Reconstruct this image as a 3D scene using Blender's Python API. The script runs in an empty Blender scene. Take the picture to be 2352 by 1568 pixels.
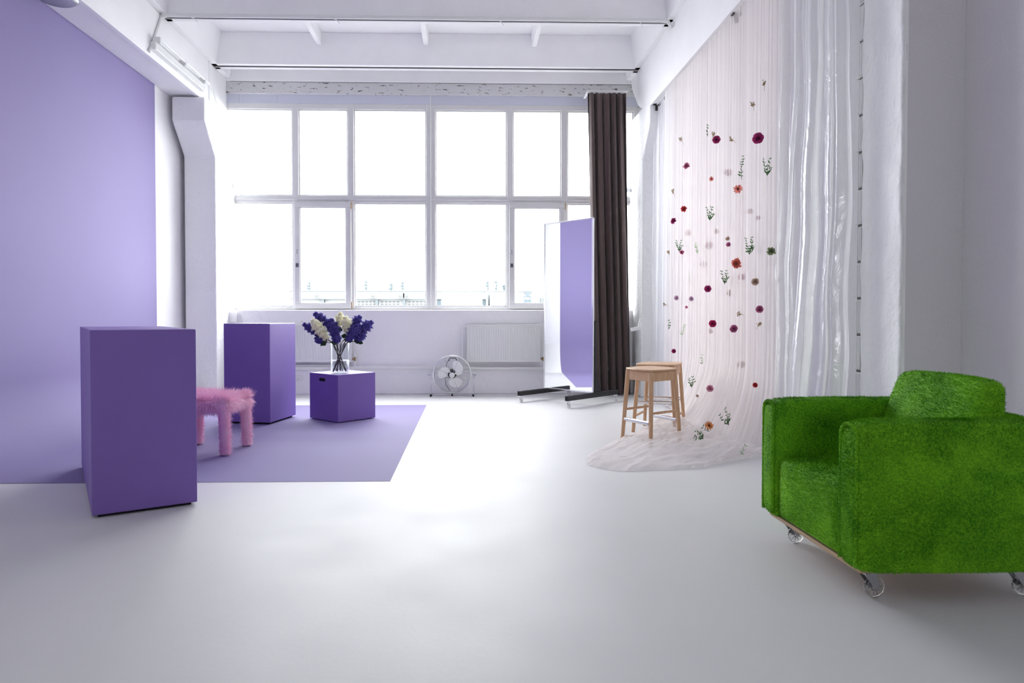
import bpy, math, random
import numpy as np
from mathutils import Vector, Matrix, Euler, noise

S = bpy.context.scene
COL = S.collection
R = random.Random(7)
rad = math.radians

# ------------------------------------------------------------------ camera, sky, exposure
IW, IH, F, EYE = 2352, 1568, 1568.0, 1.1
YAW, PIT, CX, CY = rad(1.44), rad(1.2), 1116.4, 759.8
cam_d = bpy.data.cameras.new('camera')
cam = bpy.data.objects.new('camera', cam_d)
COL.objects.link(cam)
cam.location = (0, 0, EYE)
cam.rotation_euler = (rad(90) - PIT, 0, -YAW)
cam_d.sensor_width = 36
cam_d.lens = F / IW * 36
cam_d.shift_x = (IW / 2 - CX) / IW
cam_d.shift_y = -(IH / 2 - CY) / IW
cam_d.clip_start = 0.05
cam_d.clip_end = 500
S.camera = cam
FW = Vector((math.sin(YAW) * math.cos(PIT), math.cos(YAW) * math.cos(PIT), -math.sin(PIT)))
RT = Vector((math.cos(YAW), -math.sin(YAW), 0))
UP = RT.cross(FW)
def on(px, py, ax, val):
    """the point of the plane axis=val that the photo shows at a pixel"""
    r = FW + RT * ((px - CX) / F) - UP * ((py - CY) / F)
    c = Vector((0, 0, EYE))
    return c + r * ((val - c[ax]) / r[ax])

world = bpy.data.worlds.new('sky')
S.world = world
world.use_nodes = True
bg = world.node_tree.nodes['Background']
bg.inputs[0].default_value = (0.975, 0.985, 1.0, 1)
SKY = 7.0
bg.inputs[1].default_value = SKY
S.view_settings.view_transform = 'Standard'
S.view_settings.look = 'None'
S.view_settings.gamma = 1
S.view_settings.use_curve_mapping = False
S.view_settings.exposure = 1.2
S.cycles.max_bounces = 14
S.cycles.diffuse_bounces = 8
S.cycles.transparent_max_bounces = 24
S.cycles.sample_clamp_indirect = 8
def portal(x, y, z, w, h, rot):
    ld = bpy.data.lights.new('daylight_portal', 'AREA')
    ld.shape = 'RECTANGLE'; ld.size = w; ld.size_y = h
    ld.cycles.is_portal = True
    o = bpy.data.objects.new('daylight_portal', ld); COL.objects.link(o)
    o.location = (x, y, z); o.rotation_euler = rot
    o['kind'] = 'helper'
portal(-0.57, 10.12, 2.65, 5.9, 3.0, (rad(-90), 0, 0))
portal(-0.25, -4.75, 1.55, 1.5, .9, (rad(90), 0, 0))  # unseen rear opening, added to let in soft fill light

# ------------------------------------------------------------------ materials
def nt(name):
    m = bpy.data.materials.new(name); m.use_nodes = True
    t = m.node_tree
    return m, t, t.nodes['Principled BSDF']
def mat(name, col, rough=0.6, metal=0.0, bump=0.0, bscale=40.0, var=0.0, vscale=3.0, col2=None, spec=None, sheen=0.0, detail=6, bdist=0.02):
    m, t, p = nt(name)
    p.inputs['Base Color'].default_value = (*col, 1)
    p.inputs['Roughness'].default_value = rough
    p.inputs['Metallic'].default_value = metal
    if spec is not None: p.inputs['Specular IOR Level'].default_value = spec
    if sheen: p.inputs['Sheen Weight'].default_value = sheen
    tc = t.nodes.new('ShaderNodeTexCoord')
    if var or col2:
        n = t.nodes.new('ShaderNodeTexNoise'); n.inputs['Scale'].default_value = vscale; n.inputs['Detail'].default_value = detail
        t.links.new(tc.outputs['Object'], n.inputs['Vector'])
        r = t.nodes.new('ShaderNodeValToRGB')
        c2 = col2 or tuple(max(0, c * (1 - var)) for c in col)
        r.color_ramp.elements[0].position = 0.35; r.color_ramp.elements[1].position = 0.65
        r.color_ramp.elements[0].color = (*c2, 1); r.color_ramp.elements[1].color = (*col, 1)
        t.links.new(n.outputs['Fac'], r.inputs['Fac']); t.links.new(r.outputs['Color'], p.inputs['Base Color'])
    if bump:
        n = t.nodes.new('ShaderNodeTexNoise'); n.inputs['Scale'].default_value = bscale; n.inputs['Detail'].default_value = 8
        b = t.nodes.new('ShaderNodeBump'); b.inputs['Strength'].default_value = bump; b.inputs['Distance'].default_value = bdist
        t.links.new(tc.outputs['Object'], n.inputs['Vector'])
        t.links.new(n.outputs['Fac'], b.inputs['Height']); t.links.new(b.outputs['Normal'], p.inputs['Normal'])
    return m
def flaky(name, col, dirt, thr, scale, bump=0.4, rough=0.7, stretch=(1, 1, 1)):
    """painted plaster with sparse dark chips and specks"""
    m, t, p = nt(name)
    p.inputs['Roughness'].default_value = rough
    tc = t.nodes.new('ShaderNodeTexCoord'); mp = t.nodes.new('ShaderNodeMapping')
    mp.inputs['Scale'].default_value = stretch
    t.links.new(tc.outputs['Object'], mp.inputs['Vector'])
    n = t.nodes.new('ShaderNodeTexNoise'); n.inputs['Scale'].default_value = scale; n.inputs['Detail'].default_value = 12; n.inputs['Roughness'].default_value = 0.65
    t.links.new(mp.outputs[0], n.inputs['Vector'])
    r = t.nodes.new('ShaderNodeValToRGB')
    r.color_ramp.elements[0].position = thr; r.color_ramp.elements[1].position = thr + 0.025
    r.color_ramp.elements[0].color = (*dirt, 1); r.color_ramp.elements[1].color = (*col, 1)
    t.links.new(n.outputs['Fac'], r.inputs['Fac']); t.links.new(r.outputs['Color'], p.inputs['Base Color'])
    n2 = t.nodes.new('ShaderNodeTexNoise'); n2.inputs['Scale'].default_value = 14; n2.inputs['Detail'].default_value = 10
    t.links.new(tc.outputs['Object'], n2.inputs['Vector'])
    b = t.nodes.new('ShaderNodeBump'); b.inputs['Strength'].default_value = bump; b.inputs['Distance'].default_value = 0.02
    t.links.new(n2.outputs['Fac'], b.inputs['Height']); t.links.new(b.outputs['Normal'], p.inputs['Normal'])
    return m

W = (0.88, 0.875, 0.885)
M = {}
M['white'] = mat('white_paint', W, 0.6, bump=0.25, bscale=18, var=0.03, vscale=2)
M['ceil'] = mat('white_ceiling_paint', (0.90, 0.895, 0.905), 0.65, bump=0.2, bscale=12, var=0.03)
M['plaster'] = flaky('rough_white_plaster', (0.89, 0.89, 0.90), (0.40, 0.39, 0.38), 0.27, 22, bump=0.9)
M['lintel'] = flaky('peeling_white_paint', (0.66, 0.66, 0.67), (0.10, 0.09, 0.08), 0.385, 10, bump=0.9, stretch=(1, 1, 3.5))
M['joint'] = mat('dark_joint', (0.05, 0.045, 0.05), 0.9)
M['wallback'] = flaky('white_wall_paint_worn', (0.88, 0.87, 0.89), (0.36, 0.33, 0.31), 0.262, 7, bump=0.45)
M['greywall'] = mat('grey_wall_paint', (0.69, 0.67, 0.70), 0.75, bump=0.3, bscale=60)
M['rearwall'] = mat('rear_wall_paint', (0.35, 0.34, 0.36), 0.8)
M['frame'] = mat('window_frame_paint', (0.68, 0.675, 0.68), 0.4)
M['frieze'] = mat('grey_blue_panel', (0.60, 0.62, 0.72), 0.5)
M['purple_paper'] = mat('lilac_paper', (0.245, 0.205, 0.40), 0.75, bump=0.1, bscale=6, var=0.03, vscale=1.2)
M['plinth'] = mat('purple_painted_board', (0.205, 0.12, 0.445), 0.5, bump=0.03, bscale=25, var=0.08, vscale=2)
M['plinth_side'] = M['plinth']
M['black'] = mat('black_void', (0.006, 0.006, 0.007), 0.9)
M['blackmetal'] = mat('black_steel', (0.015, 0.015, 0.017), 0.45, spec=0.4)
M['chrome'] = mat('chrome', (0.75, 0.76, 0.78), 0.18, 1.0)
M['steel'] = mat('brushed_steel', (0.5, 0.51, 0.53), 0.32, 1.0)
M['rubber'] = mat('black_rubber', (0.01, 0.01, 0.01), 0.7)
M['enamel'] = mat('white_enamel', (0.78, 0.79, 0.78), 0.35)
M['enamel_cool'] = mat('silver_white_blade', (0.92, 0.92, 0.91), 0.35)
M['brass'] = mat('dull_brass', (0.35, 0.24, 0.12), 0.4, 0.8)
M['curtain'] = mat('brown_curtain_cloth', (0.092, 0.062, 0.060), 0.9, bump=0.03, bscale=200, sheen=0.15)
M['grey_plate'] = mat('grey_plate', (0.09, 0.095, 0.12), 0.5)
M['plywood'] = mat('plywood_edge', (0.45, 0.30, 0.18), 0.6)
M['stem'] = mat('dark_flower_stem', (0.035, 0.022, 0.022), 0.6)
M['leaf'] = mat('dark_green_leaf', (0.012, 0.045, 0.012), 0.5)
M['leaf_light'] = mat('sprig_green_leaf', (0.045, 0.13, 0.035), 0.6)
M['leaf_pale'] = mat('sprig_pale_green_leaf', (0.30, 0.42, 0.24), 0.7)
M['blue_blossom'] = mat('violet_blue_blossom', (0.16, 0.13, 0.50), 0.7, col2=(0.09, 0.07, 0.36), vscale=60)
M['cream_blossom'] = mat('cream_blossom', (0.98, 0.96, 0.76), 0.7, col2=(0.99, 0.98, 0.88), vscale=50)
def let_through(m, f=.4):
    """thin petals pass part of the light"""
    t = m.node_tree; p = t.nodes['Principled BSDF']; o = t.nodes['Material Output']
    tl = t.nodes.new('ShaderNodeBsdfTranslucent'); mx = t.nodes.new('ShaderNodeMixShader'); mx.inputs[0].default_value = f
    src = p.inputs['Base Color'].links
    if src: t.links.new(src[0].from_socket, tl.inputs[0])
    else: tl.inputs[0].default_value = p.inputs['Base Color'].default_value
    t.links.new(p.outputs[0], mx.inputs[1]); t.links.new(tl.outputs[0], mx.inputs[2]); t.links.new(mx.outputs[0], o.inputs[0])
    return m
for k_ in ('blue_blossom', 'cream_blossom', 'leaf_light', 'leaf_pale'): let_through(M[k_])
M['tube'] = mat('milky_tube', (0.85, 0.86, 0.85), 0.3)
M['clear_plastic'] = None

def wood():
    m, t, p = nt('pale_birch_wood')
    p.inputs['Roughness'].default_value = 0.45
    tc = t.nodes.new('ShaderNodeTexCoord'); mp = t.nodes.new('ShaderNodeMapping'); mp.inputs['Scale'].default_value = (18, 18, 2.2)
    n = t.nodes.new('ShaderNodeTexNoise'); n.inputs['Scale'].default_value = 3; n.inputs['Detail'].default_value = 6
    r = t.nodes.new('ShaderNodeValToRGB')
    r.color_ramp.elements[0].position = 0.3; r.color_ramp.elements[1].position = 0.7
    r.color_ramp.elements[0].color = (0.52, 0.31, 0.17, 1); r.color_ramp.elements[1].color = (0.63, 0.41, 0.25, 1)
    t.links.new(tc.outputs['Object'], mp.inputs[0]); t.links.new(mp.outputs[0], n.inputs['Vector'])
    t.links.new(n.outputs['Fac'], r.inputs['Fac']); t.links.new(r.outputs['Color'], p.inputs['Base Color'])
    return m
M['wood'] = wood()

def floor_mat():
    m, t, p = nt('pale_epoxy_floor')
    p.inputs['Specular IOR Level'].default_value = 0.3
    tc = t.nodes.new('ShaderNodeTexCoord')
    n = t.nodes.new('ShaderNodeTexNoise'); n.inputs['Scale'].default_value = 1.1; n.inputs['Detail'].default_value = 5
    r = t.nodes.new('ShaderNodeValToRGB')
    r.color_ramp.elements[0].position = 0.3; r.color_ramp.elements[1].position = 0.7
    r.color_ramp.elements[0].color = (0.65, 0.645, 0.655, 1); r.color_ramp.elements[1].color = (0.68, 0.675, 0.685, 1)
    t.links.new(tc.outputs['Object'], n.inputs['Vector']); t.links.new(n.outputs['Fac'], r.inputs['Fac']); t.links.new(r.outputs['Color'], p.inputs['Base Color'])
    rr = t.nodes.new('ShaderNodeMapRange'); rr.inputs['To Min'].default_value = 0.42; rr.inputs['To Max'].default_value = 0.56
    n3 = t.nodes.new('ShaderNodeTexNoise'); n3.inputs['Scale'].default_value = 2.5; n3.inputs['Detail'].default_value = 6
    t.links.new(tc.outputs['Object'], n3.inputs['Vector']); t.links.new(n3.outputs['Fac'], rr.inputs['Value']); t.links.new(rr.outputs[0], p.inputs['Roughness'])
    n2 = t.nodes.new('ShaderNodeTexNoise'); n2.inputs['Scale'].default_value = 30; n2.inputs['Detail'].default_value = 8; n2.inputs['Distortion'].default_value = 0.6
    b = t.nodes.new('ShaderNodeBump'); b.inputs['Strength'].default_value = 0.10; b.inputs['Distance'].default_value = 0.006
    t.links.new(tc.outputs['Object'], n2.inputs['Vector']); t.links.new(n2.outputs['Fac'], b.inputs['Height']); t.links.new(b.outputs['Normal'], p.inputs['Normal'])
    return m
M['floor'] = floor_mat()

def glass_mat(name, col=(1, 1, 1), rough=0.0, ior=1.45):
    m, t, p = nt(name)
    p.inputs['Base Color'].default_value = (*col, 1)
    p.inputs['Transmission Weight'].default_value = 1
    p.inputs['Roughness'].default_value = rough
    p.inputs['IOR'].default_value = ior
    return m
M['glass'] = glass_mat('clear_glass')
M['water'] = glass_mat('water', (0.97, 0.99, 1.0), 0, 1.33)
M['clear_plastic'] = glass_mat('clear_wheel_plastic', (0.93, 0.93, 0.92), 0.08, 1.3)
def pane_mat():
    m = bpy.data.materials.new('window_glass'); m.use_nodes = True
    t = m.node_tree; t.nodes.clear()
    o = t.nodes.new('ShaderNodeOutputMaterial'); tr = t.nodes.new('ShaderNodeBsdfTransparent'); gl = t.nodes.new('ShaderNodeBsdfGlossy')
    tr.inputs[0].default_value = (0.96, 0.975, 0.97, 1); gl.inputs['Roughness'].default_value = 0.02
    lw = t.nodes.new('ShaderNodeLayerWeight'); lw.inputs[0].default_value = 0.5
    pw = t.nodes.new('ShaderNodeMath'); pw.operation = 'POWER'; pw.inputs[1].default_value = 4.0; t.links.new(lw.outputs['Facing'], pw.inputs[0])
    fr = t.nodes.new('ShaderNodeMapRange'); fr.inputs['To Min'].default_value = 0.03; fr.inputs['To Max'].default_value = 0.75; t.links.new(pw.outputs[0], fr.inputs['Value'])
    mx = t.nodes.new('ShaderNodeMixShader')
    t.links.new(fr.outputs[0], mx.inputs[0]); t.links.new(tr.outputs[0], mx.inputs[1]); t.links.new(gl.outputs[0], mx.inputs[2]); t.links.new(mx.outputs[0], o.inputs[0])
    return m
M['pane'] = pane_mat()
M['glass'] = pane_mat(); M['glass'].name = 'thin_clear_glass'
M['water'] = pane_mat(); M['water'].name = 'still_water'
def sheer(name, col, opac, edge=0.25, gloss=0.0, rough=0.3, bump=0.0, weave=0.0):
    """thin cloth or film: part see-through, denser where it turns edge-on"""
    m = bpy.data.materials.new(name); m.use_nodes = True
    t = m.node_tree; t.nodes.clear()
    o = t.nodes.new('ShaderNodeOutputMaterial'); tr = t.nodes.new('ShaderNodeBsdfTransparent')
    di = t.nodes.new('ShaderNodeBsdfDiffuse'); tl = t.nodes.new('ShaderNodeBsdfTranslucent')
    di.inputs[0].default_value = (*col, 1); tl.inputs[0].default_value = (*col, 1)
    mx = t.nodes.new('ShaderNodeMixShader'); mx.inputs[0].default_value = 0.45
    t.links.new(di.outputs[0], mx.inputs[1]); t.links.new(tl.outputs[0], mx.inputs[2])
    src = mx
    if gloss:
        g = t.nodes.new('ShaderNodeBsdfGlossy'); g.inputs['Roughness'].default_value = rough; g.inputs[0].default_value = (0.95, 0.95, 1, 1)
        mg = t.nodes.new('ShaderNodeMixShader'); mg.inputs[0].default_value = gloss
        t.links.new(mx.outputs[0], mg.inputs[1]); t.links.new(g.outputs[0], mg.inputs[2]); src = mg
        if bump:
            tc = t.nodes.new('ShaderNodeTexCoord'); mp = t.nodes.new('ShaderNodeMapping'); mp.inputs['Scale'].default_value = (1, 1, 0.5)
            n = t.nodes.new('ShaderNodeTexNoise'); n.inputs['Scale'].default_value = 9; n.inputs['Detail'].default_value = 5; n.inputs['Distortion'].default_value = 1.2
            b = t.nodes.new('ShaderNodeBump'); b.inputs['Strength'].default_value = bump; b.inputs['Distance'].default_value = 0.05
            t.links.new(tc.outputs['Object'], mp.inputs[0]); t.links.new(mp.outputs[0], n.inputs['Vector']); t.links.new(n.outputs['Fac'], b.inputs['Height'])
            t.links.new(b.outputs['Normal'], g.inputs['Normal']); t.links.new(b.outputs['Normal'], di.inputs['Normal'])
    lw = t.nodes.new('ShaderNodeLayerWeight'); lw.inputs[0].default_value = 0.35
    mr = t.nodes.new('ShaderNodeMapRange'); mr.inputs['To Min'].default_value = opac; mr.inputs['To Max'].default_value = min(1, opac + edge)
    t.links.new(lw.outputs['Facing'], mr.inputs['Value'])
    fin = t.nodes.new('ShaderNodeMixShader')
    t.links.new(mr.outputs[0], fin.inputs[0]); t.links.new(tr.outputs[0], fin.inputs[1]); t.links.new(src.outputs[0], fin.inputs[2]); t.links.new(fin.outputs[0], o.inputs[0])
    return m
M['tulle'] = sheer('blush_tulle', (0.95, 0.905, 0.895), 0.42, 0.38)
M['organza'] = sheer('white_organza', (0.92, 0.92, 0.94), 0.42, 0.45, 0.15, 0.35, 0.3)
M['film'] = sheer('white_plastic_film', (0.96, 0.96, 0.955), 0.74, 0.25, 0.22, 0.22, 0.35)

def fur_mat(name, a, b, scale, sheen=0.0, rough=0.75):
    m, t, p = nt(name)
    tc = t.nodes.new('ShaderNodeTexCoord')
    n = t.nodes.new('ShaderNodeTexNoise'); n.inputs['Scale'].default_value = scale; n.inputs['Detail'].default_value = 4; n.inputs['Distortion'].default_value = 0.8
    n2 = t.nodes.new('ShaderNodeTexNoise'); n2.inputs['Scale'].default_value = 130; n2.inputs['Detail'].default_value = 2
    t.links.new(tc.outputs['Object'], n.inputs['Vector']); t.links.new(tc.outputs['Object'], n2.inputs['Vector'])
    mx = t.nodes.new('ShaderNodeMath'); mx.operation = 'MULTIPLY_ADD'; mx.inputs[1].default_value = 0.55
    t.links.new(n2.outputs['Fac'], mx.inputs[0])
    ml = t.nodes.new('ShaderNodeMath'); ml.operation = 'MULTIPLY'; ml.inputs[1].default_value = 0.5
    t.links.new(n.outputs['Fac'], ml.inputs[0]); t.links.new(ml.outputs[0], mx.inputs[2])
    r = t.nodes.new('ShaderNodeValToRGB')
    r.color_ramp.elements[0].position = 0.38; r.color_ramp.elements[1].position = 0.68
    r.color_ramp.elements[0].color = (*a, 1); r.color_ramp.elements[1].color = (*b, 1)
    t.links.new(mx.outputs[0], r.inputs['Fac']); t.links.new(r.outputs['Color'], p.inputs['Base Color'])
    p.inputs['Roughness'].default_value = rough
    p.inputs['Specular IOR Level'].default_value = 0.25
    return m
M['green_fur'] = fur_mat('green_plush_fur', (0.04, 0.21, 0.0), (0.20, 0.52, 0.012), 5)
M['pink_fur'] = fur_mat('pink_long_fur', (0.97, 0.57, 0.76), (0.99, 0.75, 0.88), 9)

# ------------------------------------------------------------------ mesh builder
class MB:
    def __init__(s): s.v = []; s.f = []; s.sm = []; s.mi = []
    def add(s, vs, fs, smooth=False, mi=0):
        o = len(s.v); s.v += [tuple(p) for p in vs]
        for f in fs: s.f.append(tuple(i + o for i in f)); s.sm.append(smooth); s.mi.append(mi)
        return s
    def box(s, x0, x1, y0, y1, z0, z1, mi=0, T=None):
        vs = [Vector((x, y, z)) for z in (z0, z1) for y in (y0, y1) for x in (x0, x1)]
        if T is not None: vs = [T @ p for p in vs]
        return s.add(vs, [(0, 2, 3, 1), (4, 5, 7, 6), (0, 1, 5, 4), (2, 6, 7, 3), (0, 4, 6, 2), (1, 3, 7, 5)], False, mi)
    def bar(s, a, b, w, h, up=(0, 0, 1), mi=0):
        a, b = Vector(a), Vector(b); d = b - a; L = d.length; y = d.normalized()
        x = y.cross(Vector(up)).normalized(); z = x.cross(y)
        T = Matrix((x, y, z)).transposed().to_4x4(); T.translation = a
        return s.box(-w / 2, w / 2, 0, L, -h / 2, h / 2, mi, T)
    def tube(s, pts, r, n=10, cap=True, mi=0, closed=False):
        pts = [Vector(p) for p in pts]; rs = r if isinstance(r, (list, tuple)) else [r] * len(pts)
        vs = []; N = len(pts); ref = None
        for i, p in enumerate(pts):
            if closed: d = pts[(i + 1) % N] - pts[i - 1]
            else: d = pts[min(i + 1, N - 1)] - pts[max(i - 1, 0)]
            d.normalize()
            if ref is None: ref = Vector((0, 0, 1)) if abs(d.z) < 0.9 else Vector((1, 0, 0))
            x = d.cross(ref).normalized(); y = x.cross(d).normalized(); ref = y
            for k in range(n):
                a = 2 * math.pi * k / n
                vs.append(p + (x * math.cos(a) + y * math.sin(a)) * rs[i])
        fs = []
        for i in range(N if closed else N - 1):
            j = (i + 1) % N
            for k in range(n):
                l = (k + 1) % n
                fs.append((i * n + k, i * n + l, j * n + l, j * n + k))
        s.add(vs, fs, True, mi)
        if cap and not closed:
            s.add(vs[:n], [tuple(range(n))], False, mi); s.add(vs[-n:], [tuple(range(n))[::-1]], False, mi)
        return s
    def lathe(s, prof, c=(0, 0, 0), n=40, mi=0, axis='z', smooth=True, T=None):
        vs = []; c = Vector(c)
        for r, h in prof:
            for k in range(n):
                a = 2 * math.pi * k / n
                p = Vector((r * math.cos(a), r * math.sin(a), h))
                if axis == 'y': p = Vector((p.x, p.z, p.y))
                if axis == 'x': p = Vector((p.z, p.x, p.y))
                if T is not None: p = T @ p
                vs.append(c + p)
        fs = []
        for i in range(len(prof) - 1):
            for k in range(n):
                l = (k + 1) % n
                fs.append((i * n + k, i * n + l, (i + 1) * n + l, (i + 1) * n + k))
        return s.add(vs, fs, smooth, mi)
    def prism(s, poly, lo, hi, axis=2, mi=0):
        """polygon given in the two other axes, extruded along axis"""
        n = len(poly); vs = []
        for h in (lo, hi):
            for a, b in poly:
                vs.append((a, b, h) if axis == 2 else ((h, a, b) if axis == 0 else (a, h, b)))
        fs = [tuple(range(n)), tuple(range(2 * n - 1, n - 1, -1))] + [(i, (i + 1) % n, n + (i + 1) % n, n + i) for i in range(n)]
        return s.add(vs, fs, False, mi)
    def grid(s, fn, nu, nv, smooth=True, mi=0):
        vs = [fn(i / nu, j / nv) for j in range(nv + 1) for i in range(nu + 1)]
        fs = [(j * (nu + 1) + i, j * (nu + 1) + i + 1, (j + 1) * (nu + 1) + i + 1, (j + 1) * (nu + 1) + i) for j in range(nv) for i in range(nu)]
        return s.add(vs, fs, smooth, mi)
    def build(s, name, m, parent=None, bevel=0, seg=2, solid=0, loc=None, rot=None, fixn=False):
        me = bpy.data.meshes.new(name)
        me.from_pydata(s.v, [], s.f)
        for mm in (m if isinstance(m, (list, tuple)) else [m]): me.materials.append(mm)
        me.polygons.foreach_set('use_smooth', s.sm); me.polygons.foreach_set('material_index', s.mi)
        if fixn:
            import bmesh
            b = bmesh.new(); b.from_mesh(me); bmesh.ops.recalc_face_normals(b, faces=b.faces); b.to_mesh(me); b.free()
        me.update()
        o = bpy.data.objects.new(name, me); COL.objects.link(o)
        if parent: o.parent = parent
        if loc: o.location = loc
        if rot: o.rotation_euler = rot
        if solid:
            q = o.modifiers.new('solid', 'SOLIDIFY'); q.thickness = solid; q.offset = 0
        if bevel:
            q = o.modifiers.new('bevel', 'BEVEL'); q.width = bevel; q.segments = seg; q.limit_method = 'ANGLE'; q.angle_limit = rad(40)
            q.harden_normals = False
        return o

def thing(name, label, cat, loc=(0, 0, 0), rz=0, group=None):
    o = bpy.data.objects.new(name, None); COL.objects.link(o)
    o.location = loc; o.rotation_euler = (0, 0, rz); o.empty_display_size = 0.1
    o['label'] = label; o['category'] = cat
    if group: o['group'] = group
    return o
def tag(o, label, cat, group=None, kind=None):
    o['label'] = label; o['category'] = cat
    if group: o['group'] = group
    if kind: o['kind'] = kind
    return o
def struct(o, label=None):
    o['kind'] = 'structure'
    if label: o['label'] = label
    return o

# ------------------------------------------------------------------ the room
XL, XR, YB, YF = -3.84, 2.60, 9.70, -4.6
YWIN = 9.95
m = MB(); m.box(-5.2, 4.2, YF - .3, 10.3, -0.3, 0)
struct(m.build('floor', M['floor']), 'pale grey coated studio floor')

# left wall with a rounded foot (cove)
CR = 0.55
def left_profile(dx, z1):
    pts = [(XL + CR + 0.0 + i * 0.0, 0.0) for i in range(0)]
    for i in range(0, 15):
        a = math.pi / 2 * i / 14
        pts.append((XL + dx + CR - CR * math.sin(a), dx + CR - CR * math.cos(a)))
    pts.append((XL + dx, z1))
    return pts
pr = left_profile(0, 5.4)
poly = pr + [(XL - .3, 5.4), (XL - .3, -0.02), (XL + CR, -0.02)]
m = MB(); m.prism(poly, YF, 9.17, axis=1)
for i in range(len(poly) + 2): pass
o = m.build('wall_left', M['white'], fixn=True); struct(o, 'white side wall curving into the floor behind the lilac paper')
for i, p in enumerate(o.data.polygons): p.use_smooth = abs(p.normal.z) > 0.02 and abs(p.normal.x) > 0.02
m = MB(); m.box(XL - .3, XL, 9.17, 10.3, 0, 5.4); struct(m.build('wall_left_end', M['white']))

# window wall: parapet in two steps, lintel, strip beside the window
m = MB()
m.box(-3.80, 2.40, 9.74, 10.25, 0.36, 1.195)
m.box(-3.80, 2.40, YB, 10.25, 0, 0.365)
struct(m.build('wall_back', M['wallback'], bevel=0.012), 'white painted parapet wall under the window')
m = MB(); m.box(-3.80, 2.75, 9.90, 10.25, 4.285, 4.455)
struct(m.build('trim_1', M['lintel'], bevel=0.008), 'peeling concrete lintel over the window')
m = MB(); m.box(-3.40, 2.38, 9.897, 9.91, 4.452, 4.462); struct(m.build('trim_10', M['joint']), 'dark grimy seam over the lintel')
m = MB(); m.box(-3.80, 2.75, 9.93, 10.25, 4.16, 4.285)
fz = struct(m.build('trim_2', M['frieze']), 'grey blue panel strip above the window frame')
b = MB()
for x in (-3.30, -2.9, -2.2, -1.55, -.4, .1, .55, 1.1): b.box(x, x + .006, 9.926, 9.931, 4.17, 4.178)
for x in (-3.29, -2.75): b.box(x, x + .004, 9.927, 9.931, 4.165, 4.28)
b.build('screw', M['steel'], fz)
m = MB(); m.box(-4.2, -3.52, 9.98, 10.25, 0, 5.4); m.box(2.42, 3.2, 9.98, 10.25, 0, 5.4); m.box(-4.2, 3.2, 10.02, 10.25, 4.45, 5.4)
struct(m.build('wall_back_outer', M['white']))

# far and near pillars with their corbels (side outline in Y/Z)
def pillar(n, x0, x1, label):
    out = [(10.2, 0), (9.2, 0), (9.2, 3.22), (8.84, 3.60), (8.84, 3.90), (9.2, 3.925), (10.2, 3.925)]
    m = MB(); m.prism(out, x0, x1, axis=0)
    o = m.build(n, M['plaster'], bevel=0.02, fixn=True); struct(o, label)
pillar('trim_3', -3.78, -3.365, 'white concrete pillar beside the window with a corbel under the beam')
pillar('trim_4', 2.345, 2.90, 'white concrete pillar where window and sheer curtains meet')

# main beams carrying the ceiling
m = MB(); m.prism([(XL, 3.93), (-3.465, 3.93), (-3.465, 4.505), (XL, 4.505)], YF, 9.25, axis=1)
m.prism([(XL, 3.93), (-3.465, 3.93), (-3.465, 4.505), (XL, 4.505)], 9.25, 10.0, axis=1)
struct(m.build('trim_5', M['ceil'], bevel=0.012), 'white ceiling beam over the lilac wall')
m = MB(); m.prism([(YF, 3.845), (9.05, 3.845), (9.45, 4.02), (9.86, 4.40), (9.86, 4.505), (YF, 4.505)], 2.35, 2.72, axis=0)
struct(m.build('trim_6', M['ceil'], bevel=0.012), 'white ceiling beam over the sheer curtains')
m = MB(); m.box(2.72, 4.0, YF, 10.2, 3.845, 4.5); struct(m.build('ceiling_side', M['ceil']))
# narrow moulding lip along the underside edge of the lilac-wall beam
m = MB(); m.box(-3.50, -3.448, YF, 9.0, 3.915, 3.95); struct(m.build('trim_7', M['ceil'], bevel=0.004), 'thin ledge along the beam edge')

# ribbed ceiling slabs
m = MB(); d = MB()
STEP = 1.515; J0 = 7.945
X0, X1 = -3.60, 2.50
k = 1
edges = []
y1 = J0 + STEP
while y1 > YF: edges.append(y1); y1 -= STEP
edges = edges[::-1]
slabs = [(a, b) for a, b in zip(edges[:-1], edges[1:])] + [(edges[-1], 10.15)]
for (a, b) in slabs:
    a += 0.03; b -= 0.03
    last = b > 10
    rw = 0.085
    for (p, q, sg) in ((a, a + rw, 1), (b - (0.22 if last else rw), b, -1)):
        if sg == 1: pl = [(p, 4.505), (q - .015, 4.505), (q + .03, 4.92), (p, 4.92)]
        else: pl = [(p + .015, 4.505), (q, 4.505), (q, 4.92), (p - .03, 4.92)]
        if last and sg == -1: pl = [(9.88, 4.455), (10.15, 4.455), (10.15, 4.92), (9.86, 4.92)]
        m.prism(pl, X0, X1, axis=0)
    m.box(X0, X1, a, b, 4.92, 5.05)
    m.prism([(X0, 4.505), (-3.40, 4.505), (-3.32, 4.92), (X0, 4.92)], a, b, axis=1)
    m.prism([(2.28, 4.505), (X1, 4.505), (X1, 4.92), (2.20, 4.92)], a, b, axis=1)
    for x in (-2.015, -0.579, 0.89):
        if not last: m.prism([(x - .03, 4.76), (x + .03, 4.76), (x + .045, 4.93), (x - .045, 4.93)], a + .06, b - .05, axis=1)
    d.box(X0, X1, b - .001, b + .061, 4.513, 4.54)  # dark filler puts the shade of the slab gap into colour
struct(m.build('ceiling', M['ceil'], bevel=0.006, fixn=True), 'white ribbed concrete ceiling slabs')
struct(d.build('ceiling_joint_shade', M['joint']), 'dark strip standing in for the shade between the ceiling slabs')
m = MB(); m.box(-4.2, 4.2, YF - .3, 10.3, 5.06, 5.3); struct(m.build('ceiling_top', M['ceil']))

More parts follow.
